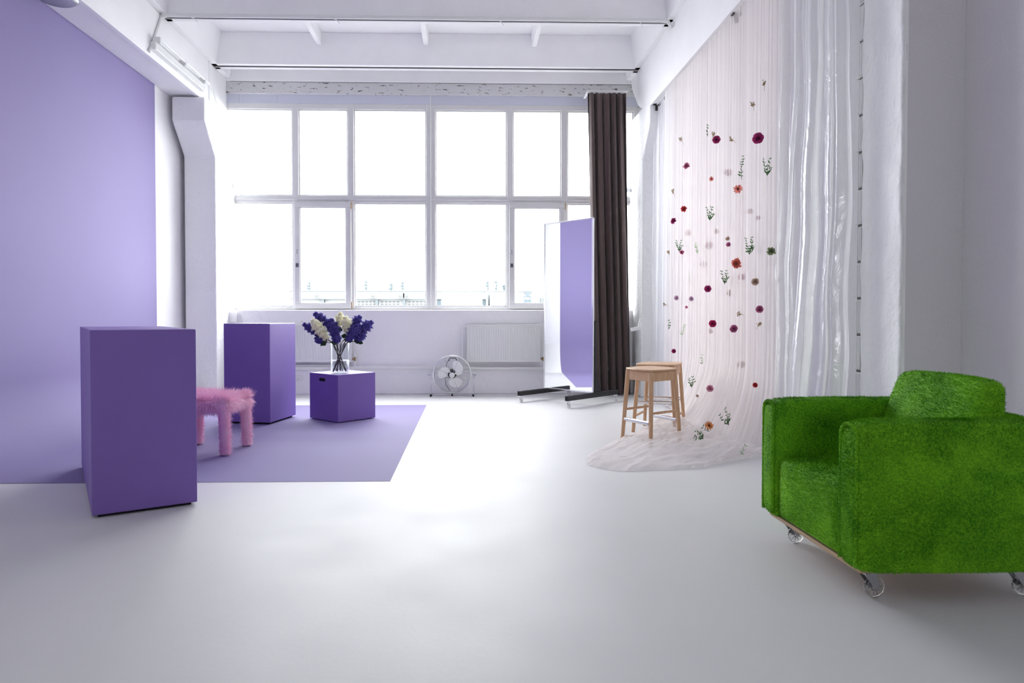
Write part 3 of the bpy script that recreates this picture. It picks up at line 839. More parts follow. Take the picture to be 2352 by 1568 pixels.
# ------------------------------------------------------------------ radiators and pipes
def radiator(x0, x1, label, pipe_left):
    t = thing('radiator', label, 'radiator', ((x0 + x1) / 2, 9.66, .463), group='panel radiators under the window')
    hw_ = (x1 - x0) / 2; hh = .52
    m = MB()
    n = int((x1 - x0 - .06) / .0333)
    def fn(u, v):
        a = (u * n) % 1; xx = -hw_ + .03 + u * (2 * hw_ - .06)
        d = .007 * (0.5 - 0.5 * math.cos(2 * math.pi * a)) ** 1.5
        e = min(1, min(v, 1 - v) / .06)
        return (xx, -.035 - d * e, .03 + v * (hh - .06))
    m.grid(fn, n * 8, 18)
    m.box(-hw_ + .004, hw_ - .004, -.034, -.02, .004, hh - .004)
    m.build('front_panel', M['enamel'], t)
    m = MB(); m.box(-hw_, hw_, -.042, .05, hh - .006, hh + .004); m.build('top_grille', M['enamel'], t, bevel=.003)
    for s in (-1, 1):
        m = MB(); m.box(s * hw_ - .004, s * hw_ + .004, -.042, .05, 0, hh); m.build('side_cover', M['enamel'], t, bevel=.002)
    m = MB(); m.box(-hw_, hw_, -.036, -.02, -.002, .006); m.build('bottom_edge', M['enamel'], t)
    m = MB(); m.tube([(hw_ + .01, .01, .04), (hw_ + .055, .01, .04)], .012); m.tube([(hw_ + .045, .01, .0), (hw_ + .045, .01, .065)], .014)
    v = m.build('valve', M['brass'], t)
    m = MB(); m.lathe([(0, .12), (.014, .12), (.018, .11), (.018, .075), (.012, .065), (0, .065)], (hw_ + .045, .01, 0), 16); m.build('valve_knob', M['enamel'], v)
    m = MB(); m.tube([(hw_ + .045, .01, .01), (hw_ + .045, .01, -.09)], .016); m.build('valve_pipe', M['enamel'], t)
    m = MB(); m.tube([(-hw_, .015, hh - .03), (-hw_ - .05, .015, hh - .03), (-hw_ - .065, .018, hh - .05), (-hw_ - .065, .02, -.09)], .010); m.build('feed_pipe', M['enamel'], t)
radiator(-.025, 1.009, 'white panel radiator under the window between fan and mirror', True)
radiator(-2.69, -1.656, 'white panel radiator behind the vase of lilacs and the far plinth', False)
m = MB(); m.tube([(-3.3, 9.665, .372), (-1.0, 9.665, .378), (0.0, 9.665, .368), (2.2, 9.665, .36)], .024, 14)
m.tube([(-3.3, 9.672, .41), (-2.2, 9.672, .41), (-1.7, 9.672, .405)], .012, 10)
tag(m.build('heating_pipe', M['enamel']), 'long white heating pipe along the foot of the window wall', 'pipe')
t = thing('wall_socket', 'white double wall socket low on the wall behind the far plinth', 'socket', (on(684, 869, 1, 9.69).x, 9.695, on(684, 869, 1, 9.69).z))
m = MB(); m.box(-.09, .06, -.03, 0, -.035, .035); m.build('plate', M['enamel'], t, bevel=.006)
for x in (-.045, .02):
    m = MB(); m.lathe([(.022, -.032), (.022, -.030), (.006, -.0295)], (x, 0, 0), 18, axis='y'); m.lathe([(0, -.034), (.004, -.034), (.004, -.03)], (x - .008, 0, 0), 8, axis='y'); m.lathe([(0, -.034), (.004, -.034), (.004, -.03)], (x + .008, 0, 0), 8, axis='y')
    m.build('outlet', M['grey_plate'], t)
p = on(535, 728, 1, 9.70)
t = thing('junction_box', 'white painted junction box on the wall below the window corner', 'box', (p.x, 9.74, p.z))
m = MB(); m.box(-.05, .055, -.07, 0, -.075, .075); m.build('casing', M['white'], t, bevel=.008)
m = MB(); m.box(-.12, -.05, -.05, -.01, -.04, .03); m.build('side_cover', M['white'], t, bevel=.006)
m = MB(); m.tube([(.06, -.03, .06), (.075, -.03, .05), (.075, -.03, -.05), (.06, -.03, -.06)], .005, 6); m.build('clip', M['white'], t)
for px, py, lab, w in ((527.5, 425.5, 'small grey metal bracket on the window jamb beside the pillar near the lilac wall', .065), (1447, 436, 'small grey metal bracket peeking out beside the brown curtain', .06)):
    p = on(px, py, 1, 9.86)
    m = MB(); m.box(-w, w, -.01, .05, -.028, .028); m.box(-w - .02, -w, -.015, .08, -.06, .06)
    o = m.build('jamb_bracket', M['steel'], loc=tuple(p), bevel=.003); tag(o, lab, 'bracket')
p = on(1462, 752, 1, 9.18)
m = MB(); m.bar((-.08, 0, -.03), (.06, -.02, .0), .05, .05); m.tube([(.02, -.02, -.02), (.05, -.02, .12)], .02, 8)
tag(m.build('wall_clamp', M['white'], loc=(p.x, 9.17, p.z), bevel=.004), 'white painted clamp on the pillar beside the brown curtain', 'clamp')

# ------------------------------------------------------------------ ceiling services
m = MB(); yj = J0 - .115
zc = 4.505 - .022
m.tube([(-3.46, yj, zc - .02), (-3.38, yj, zc), (2.20, yj, zc), (2.28, yj, zc - .01), (2.335, yj + .04, zc - .06)], .021, 10)
cd = thing('ceiling_conduit', 'thick white conduit pipe running across the ceiling slab joint', 'pipe', (0, 0, 0))
m.build('pipe', M['enamel'], cd)
for px in (443, 768, 1148, 1474):
    x = on(px, 38, 2, 4.49).x
    q = MB(); q.tube([(x, yj - .024, zc + .02), (x, yj - .028, zc - .012), (x + .004, yj, zc - .026), (x + .012, yj + .03, zc - .01), (x + .05, yj + .05, zc - .05)], .004, 6); q.build('cable_tie', M['enamel'], cd)
m = MB(); m.tube([(-3.455, yj + .02, 4.5), (-3.452, 7.62, 4.10), (-3.452, 7.52, 3.955)], .014, 8)
tag(m.build('drop_conduit', M['enamel']), 'white conduit slanting down the side of the beam over the lilac wall', 'pipe')
# fluorescent batten on the beam face
a = Vector((-3.40, 7.62, 4.12)); b = Vector((-3.40, 9.12, 4.05))
t = thing('tube_light', 'white fluorescent tube fitting mounted along the beam over the lilac wall', 'light', (-3.43, 8.35, 4.06))
o_ = Vector(t.location)
m = MB(); m.box(-.035, .03, -.78, .62, -.055, .03); m.build('housing', M['enamel'], t, bevel=.008)
m = MB(); m.tube([(.05, -.72, .075), (.05, .70, .075)], .016, 12); m.build('tube', M['tube'], t)
m = MB()
for yy in (-.72, -.05, .55):
    m = MB(); m.box(-.02, .065, yy - .025, yy + .025, .02, .095); m.build('tube_holder', M['enamel'], t, bevel=.004)
m = MB(); m.tube([(.045, .55, .07), (.06, .8, .03), (.05, .95, -.1)], .006, 6); m.build('cable', M['enamel'], t)
# round lamp disc just cut by the top edge of the photo
p = on(152, -3, 2, 3.9)
t = thing('round_ceiling_lamp', 'grey round lamp under the beam, cut by the top edge of the photo', 'light', (-3.63, p.y, 3.93))
m = MB(); m.lathe([(0, -.05), (.14, -.05), (.17, -.03), (.17, 0), (0, 0)], n=40); m.build('lamp_body', M['steel'], t, fixn=True)

# ------------------------------------------------------------------ floor fan
t = thing('floor_fan', 'chrome floor fan with white blades on the floor before the window wall', 'fan', (-.232, 9.43, 0))
CZ = .303; RR = .262
Tt = Matrix.Translation((0, 0, CZ)) @ Matrix.Rotation(rad(8), 4, 'X')
def circ(r, y, n=64): return [Tt @ Vector((r * math.cos(2 * math.pi * k / n), y, r * math.sin(2 * math.pi * k / n))) for k in range(n)]
m = MB(); m.tube(circ(RR, 0), .0085, 8, closed=True); m.tube(circ(RR - .002, .03), .006, 8, closed=True); m.build('rim', M['chrome'], t)
m = MB()
for i in range(1, 13):
    r = .045 + (RR - .045) * i / 13; u = i / 13
    m.tube(circ(r, -.055 * math.sqrt(max(0, 1 - u ** 3)), 48), .0007, 4, closed=True)
for k in range(8):
    a = 2 * math.pi * (k + .5) / 8
    m.tube([Tt @ Vector((r * math.cos(a), -.057 * math.sqrt(max(0, 1 - (r / RR) ** 3)) , r * math.sin(a))) for r in (.03, .1, .17, .22, RR)], .0018, 5)
m.build('front_guard', M['steel'], t)
m = MB()
for i in range(1, 12):
    r = .05 + (RR - .05) * i / 12; u = i / 12
    m.tube(circ(r, .03 + .085 * math.sqrt(max(0, 1 - u ** 3)), 48), .0009, 4, closed=True)
for k in range(6):
    a = 2 * math.pi * k / 6
    m.tube([Tt @ Vector((r * math.cos(a), .03 + .085 * math.sqrt(max(0, 1 - (r / RR) ** 3)), r * math.sin(a))) for r in (.04, .1, .17, .22, RR)], .002, 5)
m.build('rear_guard', M['steel'], t)
m = MB(); m.lathe([(0, -.068), (.034, -.066), (.038, -.058), (.038, -.05), (0, -.05)], (0, 0, 0), 32, axis='y', T=None)
m.v = [tuple(Tt @ Vector(p)) for p in m.v]; m.build('badge', M['enamel'], t)
def blade(a0):
    m = MB()
    def fn(u, v):
        r = .035 + .165 * v
        half = (.25 + .85 * math.sin(math.pi * min(1, v * .95 + .05)) ** .6) * .78
        a = a0 + (u - .5) * 2 * half * (1 - .25 * v) + .45 * v * v
        y = .005 + (u - .5) * .05 * (1 - .3 * v) + .006 * math.sin(math.pi * u)
        return Tt @ Vector((r * math.cos(a), y, r * math.sin(a)))
    m.grid(fn, 12, 12); m.build('blade', M['enamel_cool'], t, solid=.002)
for a0 in (50, 170, 290): blade(rad(a0 - 12))
m = MB(); m.lathe([(0, .0), (.05, 0), (.062, .02), (.062, .075), (.045, .10), (0, .105)], (0, 0, 0), 24, axis='y'); m.v = [tuple(Tt @ Vector(p)) for p in m.v]
m.build('motor', M['rubber'], t, fixn=True)
m = MB(); m.tube([Tt @ Vector(p) for p in ((-.045, .09, .175), (-.035, .12, .205), (.05, .12, .205), (.06, .09, .175))], .011, 10); m.build('handle', M['grey_plate'], t)
m = MB()
for s in (-1, 1): m.tube([(s * .305, -.01, .31), (s * .295, -.01, .18), (s * .292, -.05, .022)], .009, 8)
m.tube([(-.292, -.05, .018), (-.26, .02, .022), (.26, .02, .022), (.292, -.05, .018)], .009, 8)
m.build('stand', M['chrome'], t)
for s in (-1, 1):
    m = MB(); m.tube([(s * .275, -.005, CZ), (s * .325, -.005, CZ)], .007, 8); m.lathe([(0, -.012), (.018, -.012), (.018, .012), (0, .012)], (s * .32, -.005, CZ), 12, axis='x'); m.build('pivot_knob', M['steel'], t)
    m = MB(); m.box(s * .292 - .013, s * .292 + .013, -.065, -.03, 0, .036); m.build('rubber_foot', M['rubber'], t, bevel=.003)
m = MB(); m.box(-.012, .012, .008, .032, 0, .03); m.build('rubber_foot', M['rubber'], t, bevel=.003)
m = MB(); m.tube([Tt @ Vector(p) for p in ((.0, .10, -.05), (-.06, .12, .0), (-.085, .12, .1), (-.05, .11, .19))], .004, 6); m.tube([Tt @ Vector(p) for p in ((-.02, .10, -.05), (-.10, .11, -.08), (-.09, .10, -.17), (-.03, .05, -.25))], .004, 6); m.build('power_cord', M['rubber'], t)

# ------------------------------------------------------------------ brown curtain
def curtain_brown():
    m = MB(); NU, NV = 220, 40
    zt = 4.235
    def fn(u, v):
        z = zt * (1 - v) + .006 * v
        xl = 1.655 + .115 * v + .0 * v; xr = 2.215 + .09 * v ** 1.2
        ph = u * 2 * math.pi * 5.5 + .9 * math.sin(3 * u + 1.4 * v) + .7 * math.sin(9 * u)
        amp = (.055 + .04 * math.sin(5 * u + 1) ** 2) * (.6 + .5 * v)
        y = 9.60 + amp * math.sin(ph) + .012 * math.sin(ph * 2.3 + v * 3)
        x = xl + (xr - xl) * u + .022 * math.sin(ph * 1.0 + 1.2) * (.6 + .4 * v)
        z += (.015 * math.sin(ph)) * (1 - v) ** 8 - .0
        return (x, y, z)
    m.grid(fn, NU, NV)
    return m
t = thing('dark_curtain', 'floor-length dark brown curtain hanging at the end of the window', 'curtain', (0, 0, 0))
curtain_brown().build('cloth', M['curtain'], t, solid=.003)
for i in range(9):
    x = 1.69 + i * .066
    m = MB(); m.tube([(x + .018 * math.cos(a), 9.60, 4.245 + .018 * math.sin(a)) for a in [2 * math.pi * k / 14 for k in range(14)]], .0035, 5, closed=True)
    m.build('ring', M['enamel'], t)
m = MB(); m.tube([(1.66, 9.60, 4.262), (2.24, 9.60, 4.262)], .009, 8)
m.box(1.66, 1.69, 9.6, 9.92, 4.255, 4.275); m.box(2.20, 2.23, 9.6, 9.92, 4.255, 4.275)
tag(m.build('curtain_rod', M['white']), 'short white curtain rod fixed to the lintel above the brown curtain', 'rod')

# ------------------------------------------------------------------ rolling mirror
Rr = on(1363, 800, 1, 8.5); Lr = on(1250, 800, 1, 9.085)
A = Vector((Lr.x, 9.085, 0)); Bq = Vector((Rr.x, 8.5, 0)); mid = (A + Bq) / 2; dv = Bq - A; ang = math.atan2(dv.y, dv.x); Wm = dv.length
t = thing('rolling_mirror', 'tall mirror on a black wheeled frame in front of the brown curtain', 'mirror', (mid.x, mid.y, 0), ang)
zt, zb = 2.335, .145
TL = 0
mm_, tt, pp = nt('mirror_silver'); pp.inputs['Metallic'].default_value = 1; pp.inputs['Roughness'].default_value = .01; pp.inputs['Base Color'].default_value = (.90, .92, .92, 1)
m = MB(); m.box(-Wm / 2 + .012, Wm / 2 - .012, -.006, .0, zb + .012, zt - .012); m.build('mirror_glass', mm_, t)
m = MB()
m.box(-Wm / 2, -Wm / 2 + .014, -.012, .012, zb, zt); m.box(Wm / 2 - .014, Wm / 2, -.012, .012, zb, zt); m.box(-Wm / 2, Wm / 2, -.012, .012, zb, zb + .014); m.box(-Wm / 2, Wm / 2, -.012, .012, zt - .014, zt)
m.build('mirror_frame', M['chrome'], t, bevel=.002)
m = MB(); m.box(-Wm / 2 + .01, Wm / 2 - .01, .001, .02, zb + .01, zt - .01); m.build('back_board', M['blackmetal'], t)
for s in (-1, 1):
    xx = s * (Wm / 2 - .015)
    m = MB(); m.box(xx - .022, xx + .022, -.52, .54, .085, .145); b_ = m.build('base_bar', M['blackmetal'], t, bevel=.003)
    for e in (-.5205, .5405):
        q = MB(); q.box(xx - .014, xx + .014, e - .002, e + .002, .093, .137); q.build('bar_end', M['black'], b_)
    m = MB(); m.box(xx - .02, xx + .02, .022, .062, .14, 1.05); m.build('upright', M['blackmetal'], t, bevel=.003)
    m = MB(); m.prism([(.06, .14), (.20, .14), (.06, .42)], xx - .003, xx + .003, axis=0); m.build('gusset', M['blackmetal'], t)
    for yy in (-.485, .50):
        ct = MB(); ct.box(xx - .018, xx + .018, yy - .02, yy + .02, .072, .086); ct.bar((xx - .014, yy, .08), (xx - .014, yy + .015, .026), .004, .026); ct.bar((xx + .014, yy, .08), (xx + .014, yy + .015, .026), .004, .026)
        ct = ct.build('caster', M['chrome'], t)
        q = MB(); q.lathe([(0, -.011), (.022, -.011), (.026, -.007), (.026, .007), (.022, .011), (0, .011)], (xx, yy + .015, .026), 20, axis='x'); q.build('wheel', M['enamel'], ct, fixn=True)

# ------------------------------------------------------------------ wooden counter stools
def counter_stool(Np, Lp, Rp, label, chrome_z, wood_z, chrome_pairs):
    Np, Lp, Rp = Vector((*Np, 0)), Vector((*Lp, 0)), Vector((*Rp, 0)); Bp = Lp + Rp - Np
    c = (Np + Bp) / 2; ang = math.atan2((Rp - Np).y, (Rp - Np).x); inv = Matrix.Rotation(-ang, 3, 'Z')
    F4 = [inv @ (p - c) for p in (Np, Rp, Bp, Lp)]
    t = thing('counter_stool', label, 'stool', (c.x, c.y, 0), ang, group='pale wooden counter stools')
    zs = .63; T4 = [p * .80 for p in F4]
    def at(i, z): return F4[i].lerp(T4[i], z / zs)
    m = MB()
    # seat with bowed sides
    ov = 1.10; out = []
    cs = [p * ov for p in T4]
    for i in range(4):
        a, b = cs[i], cs[(i + 1) % 4]; nrm = ((a + b) / 2).normalized()
        for k in range(12):
            u = k / 12; bow = .036 * (1 - (2 * u - 1) ** 2)
            p = a.lerp(b, u) + nrm * bow; out.append((p.x, p.y))
    n = len(out)
    vs = []
    for sc, z in ((.95, zs), (.995, zs + .006), (1.0, zs + .012), (.985, zs + .017)): vs += [(x * sc, y * sc, z) for x, y in out]
    vs += [(x * .6, y * .6, zs + .0145) for x, y in out] + [(0, 0, zs + .012)]
    fs = [tuple(range(n))[::-1]]
    for l in range(4):
        for k in range(n): fs.append((l * n + k, l * n + (k + 1) % n, (l + 1) * n + (k + 1) % n, (l + 1) * n + k))
    for k in range(n): fs.append((4 * n + k, 4 * n + (k + 1) % n, 5 * n))
    m.add(vs, fs); m.build('seat', M['wood'], t, fixn=True)
    for i in range(4):
        m = MB(); a, b = at(i, 0), at(i, zs - .002); a = Vector((a.x, a.y, 0)); b = Vector((b.x, b.y, zs - .001))
        m.tube([a, a.lerp(b, .5), b], [.0165, .019, .021], 14); m.build('leg', M['wood'], t)
        j = (i + 1) % 4
        m = MB(); p, q = at(i, zs - .045), at(j, zs - .045); p.z = q.z = zs - .045
        m.bar(p, q, .018, .082); m.build('apron', M['wood'], t, bevel=.004)
        cz = chrome_z if i in chrome_pairs else wood_z
        p, q = at(i, cz), at(j, cz); p.z = q.z = cz
        m = MB(); m.tube([p, q], .0165 if i in chrome_pairs else .0115, 14)
        r_ = m.build('footrest', M['wood'], t)
        if i in chrome_pairs:
            m = MB(); m.tube([p.lerp(q, .05), q.lerp(p, .05)], .0178, 14); m.build('chrome_sleeve', M['chrome'], r_)
    for i in range(4):
        m = MB(); p = at(i, zs - .05); d_ = Vector((p.x, p.y, 0)).normalized()
        m.lathe([(0, .0), (.005, 0), (.005, .003), (0, .004)], (p.x + d_.x * .018, p.y + d_.y * .018, zs - .05), 8, axis='x'); m.build('screw', M['steel'], t)
counter_stool((1.535, 5.71), (1.37, 6.05), (1.86, 5.95), 'nearer of the two pale wooden counter stools, chrome footrests low on its legs', .19, .275, (1, 3))
counter_stool((1.94, 6.36), (1.567, 6.46), (2.15, 6.75), 'farther pale wooden counter stool, closer to the tulle and partly behind its twin', .285, .15, (1, 3))

# ------------------------------------------------------------------ sheer curtains
def drape(y0, y1, x_top, folds, amp, seed, z0=.004, zt=3.83, nu=260, nv=60, bottom=None, flare=0.0):
    rr = random.Random(seed); ph0 = [rr.uniform(0, 6.28) for _ in range(6)]
    def fn(u, v):
        w = u + .010 * math.sin(u * 23 + ph0[0] + .9 * v) + .005 * math.sin(u * 61 + ph0[1] - .5 * v)
        ph = w * 2 * math.pi * folds
        A = amp * (.35 + .65 * min(1, v * 1.7)) * (.6 + .5 * math.sin(u * 11 + ph0[2]) ** 2)
        dx = A * (math.sin(ph) + .45 * math.sin(ph * 2.37 + ph0[3] + v * .5) + .25 * math.sin(ph * 4.9 + ph0[4] + .7 * v))
        y = y0 + (y1 - y0) * u + A * .8 * math.cos(ph + .6) + flare * (u - .5) * v
        z = zt + (z0 - zt) * v
        z += .035 * abs(math.sin(u * folds * 1.3 * math.pi)) * (1 - v) ** 14 * -1
        x = x_top + dx
        if bottom: return bottom(u, v, x, y, z)
        return (x, y, z)
    m = MB(); m.grid(fn, nu, nv); return m
# organza next to the pillar, reaching the floor
drape(9.02, 8.08, 2.425, 9, .022, 5, nu=200, nv=40, flare=.06)
m = drape(8.98, 8.02, 2.45, 9, .028, 5, nu=200, nv=40)
tag(m.build('organza_curtain', M['organza']), 'narrow cool white organza panel hanging beside the far pillar', 'curtain')
# white plastic film
def film_bottom(u, v, x, y, z):
    k = math.exp(-((u - .55) / .3) ** 2)
    return (x - .10 * k * v ** 2 + .03 * noise.noise((y * 3, z * 1.3, 2)), y + .03 * noise.noise((y * 2, z * 2, 7)), z)
m = drape(5.42, 4.40, 2.46, 5.5, .036, 9, nu=240, nv=70, bottom=film_bottom)
tag(m.build('plastic_film_curtain', M['film']), 'glossy white plastic film curtain hanging beside the plastered wall end', 'curtain')
m = drape(5.9, 4.55, 2.56, 7, .018, 19, nu=160, nv=40)
tag(m.build('lining_curtain', M['organza']), 'thin white lining sheet behind the plastic film and tulle', 'curtain')
# blush tulle that spills onto the floor
def tulle_bottom(u, v, x, y, z):
    # u 0 = by the window (Y 8.35), u 1 = near end (Y 5.1)
    vb = .80
    if v < vb:
        z = 3.83 * (1 - v / vb) + .03
        k = max(0, (.75 - z)) / .75
        sp = math.sin(math.pi * min(1, max(0, (u - .18) / .82))) ** .8 if u > .18 else 0
        x -= .38 * k ** 2 * sp
        y -= .20 * k ** 2 * sp * (1 if u > .3 else .3)
        return (x, y, z)
    f = (v - vb) / (1 - vb)
    sp = math.sin(math.pi * min(1, max(0, (u - .18) / .82))) ** .8 if u > .18 else 0
    x0 = x - .38 * sp; y0 = y - .20 * sp * (1 if u > .3 else .3)
    reach = 1.15 * max(0, math.sin(math.pi * min(1, max(0, (u - .25) / .80)))) ** 1.1
    ty = y0 - 1.4 * f * (sp) * (.5 + .5 * u)
    tx = x0 - reach * f
    hump = .11 * max(0, 1 - f * 1.25) * sp * (.6 + .6 * noise.noise((tx * 4, ty * 4, 1)))
    wr = .030 * (1 + noise.noise((tx * 6 + f * 3, ty * 9, 4))) * (1 - f) ** .4 + .014 * (1 + noise.noise((tx * 16, ty * 13, 8)))
    return (tx + .05 * noise.noise((u * 14, f * 4, 2)), ty + .05 * noise.noise((u * 11, f * 3, 6)), max(.006, hump + wr * (1 if f < .97 else .3)))
m = drape(8.35, 5.28, 2.40, 30, .011, 11, nu=620, nv=100, bottom=tulle_bottom)
tag(m.build('tulle_curtain', M['tulle']), 'blush tulle curtain scattered with pressed flowers, pooling on the floor by the stools', 'curtain')
m = drape(8.2, 5.2, 2.52, 24, .012, 12, nu=420, nv=40)
tag(m.build('rear_tulle_curtain', M['tulle']), 'second straight blush tulle layer behind the flowered tulle', 'curtain')
# rail
t = thing('curtain_rail', 'thin rail with black brackets under the beam carrying the sheer curtains', 'rail', (2.43, 0, 3.835))
m = MB(); m.tube([(0, 4.3, 0), (0, 9.05, 0)], .006, 8); m.build('rail', M['enamel'], t)
for yy in (on(1503, 237, 0, 2.40).y, on(1685, 18, 0, 2.40).y):
    m = MB(); m.box(-.045, .045, yy - .03, yy + .03, -.002, .01); m.box(-.016, .016, yy - .018, yy + .018, -.07, 0); m.build('bracket', M['blackmetal'], t, bevel=.003)
for yy in np.arange(4.5, 8.9, .21):
    yy = float(yy); m = MB(); m.box(-.005, .005, yy - .012, yy + .012, -.035, .004); m.build('clip', M['steel'], t)

# ------------------------------------------------------------------ flowers pinned in the tulle
FC = {}
def fcol(c, c2=None):
    k = (c, c2)
    if k not in FC: FC[k] = let_through(mat('petal_%d' % len(FC), c, .7, col2=c2 or tuple(v * .5 for v in c), vscale=70))
    return FC[k]
DRY = mat('dried_tan_stem', (.36, .26, .14), .8)
def petal(m, c, nrm, ang, ln, wd, lift, cup=.25, ruf=0, rr=R, mi=0):
    e1 = nrm.cross(Vector((.13, .31, 1))).normalized(); e2 = nrm.cross(e1)
    d = e1 * math.cos(ang) + e2 * math.sin(ang); s = nrm.cross(d)
    prof = [(0.0, .18), (.35, .42), (.7, .5), (.92, .34), (1.0, .12)]
    vs = []
    for u, w in prof:
        out = d * (u * ln) * math.cos(lift) + nrm * (u * ln * math.sin(lift) - cup * ln * u * u * .5)
        j = ruf * rr.uniform(-.2, .2) * ln
        vs += [c + out - s * w * wd + nrm * (.1 * wd + j), c + out, c + out + s * w * wd + nrm * (.1 * wd - j)]
    fs = []
    for q in range(4): fs += [(q * 3, q * 3 + 1, q * 3 + 4, q * 3 + 3), (q * 3 + 1, q * 3 + 2, q * 3 + 5, q * 3 + 4)]
    m.add(vs, fs, True, mi)
def make_flower(kind, size, seed, tiltv):
    rr = random.Random(seed); m = MB(); n = Vector(tiltv).normalized(); c = Vector((0, 0, 0))
    if kind == 'rose':
        for ring, (k, ln, lf) in enumerate(((6, .5, .25), (5, .40, .65), (4, .28, 1.0), (3, .16, 1.3))):
            for i in range(k): petal(m, c + n * .02 * ring * size, n, 2 * math.pi * (i + .4 * ring + rr.uniform(-.1, .1)) / k, size * ln, size * .5 * (1 - .15 * ring), lf, .1, rr=rr)
    elif kind == 'carnation':
        for ring, (k, ln, lf) in enumerate(((10, .5, .15), (9, .42, .5), (8, .32, .85), (5, .2, 1.2))):
            for i in range(k): petal(m, c, n, 2 * math.pi * (i + .5 * ring) / k + rr.uniform(-.2, .2), size * ln * rr.uniform(.8, 1.1), size * .24, lf + rr.uniform(-.1, .1), 0, .7, rr=rr)
    elif kind == 'daisy':
        for i in range(14): petal(m, c, n, 2 * math.pi * i / 14 + rr.uniform(-.1, .1), size * .5 * rr.uniform(.85, 1.05), size * .13, .15, .1, rr=rr)
        m.lathe([(size * .11, 0), (size * .09, size * .05), (0.0001, size * .07)], (0, 0, 0), 10, mi=1, T=n.to_track_quat('Z', 'Y').to_matrix())
    elif kind == 'bud':
        for i in range(6): petal(m, c, n, 2 * math.pi * i / 6, size * .45, size * .34, .55, -.2, rr=rr)
        m.tube([c - n * .1 * size, c - n * .45 * size - Vector((0, 0, .1 * size))], size * .03, 5, mi=1)
    return m
SPR = {}
def make_sprig(h, wd, seed, dens=1.0):
    """leafy twig: main stem and side shoots with pairs of pointed leaves, lying in the Y/Z plane"""
    rr = random.Random(seed); st = MB(); lf = MB()
    nsh = 2 if wd > .5 * h else 1
    shoots = []
    base = Vector((0, 0, -h / 2))
    tops = [Vector((0, rr.uniform(-.1, .1) * h, h / 2))]
    if wd / h > .45: tops = [Vector((0, -wd * .42, h * .42)), Vector((0, wd * .30, h * .5)), Vector((0, wd * .5, h * .0))]
    for tp in tops:
        mid_ = base.lerp(tp, .5) + Vector((0, rr.uniform(-.12, .12) * h * .5, 0))
        P = [base.lerp(mid_, u) for u in (0, .5)] + [mid_.lerp(tp, u) for u in (0, .5, 1)]
        P = [p + Vector((0, rr.uniform(-.06, .06) * h, rr.uniform(-.02, .02) * h)) if 0 < i_ < 4 else p for i_, p in enumerate(P)]
        st.tube(P, [.0022, .0020, .0017, .0013, .0008], 5)
        npair = max(3, int(h / .022 * dens))
        for i in range(npair):
            u = .15 + .85 * i / (npair - 1); q = P[min(4, int(u * 4))].lerp(P[min(4, int(u * 4) + 1)], u * 4 - int(u * 4)) if u < 1 else P[4]
            for sgn in (-1, 1):
                d = (Vector((rr.uniform(-.4, .4), sgn, .6 + rr.uniform(-.4, .5)))).normalized(); ln = rr.uniform(.014, .036) * (1.25 - .4 * u)
                s = d.cross(Vector((1, rr.uniform(-.3, .3), 0))).normalized()
                lf.add([q, q + d * ln * .45 - s * ln * .22, q + d * ln, q + d * ln * .45 + s * ln * .22], [(0, 1, 2, 3)])
    return st, lf
def make_dried(h, seed):
    rr = random.Random(seed); st = MB(); bd = MB()
    st.tube([(0, 0, -h / 2), (0, h * .05, 0), (0, 0, h * .3)], .0016, 5)
    for i in range(16):
        a = Vector((rr.uniform(-.1, .1) * h, rr.uniform(-.26, .26) * h, h * rr.uniform(.08, .5)))
        st.tube([(0, 0, -.05 * h), tuple(a)], .0007, 4)
        bd.lathe([(0.0001, -.006), (.004, 0), (.003, .005), (0.0001, .008)], tuple(a), 6)
    return st, bd
MAG, PNK, PPK, COR, RED = (.42, .035, .17), (.72, .22, .38), (.86, .60, .66), (.80, .22, .17), (.68, .06, .07)
BLS, BEI, MAU, LIL, ORG = (.78, .60, .54), (.62, .45, .36), (.50, .13, .28), (.83, .60, .78), (.75, .27, .08)
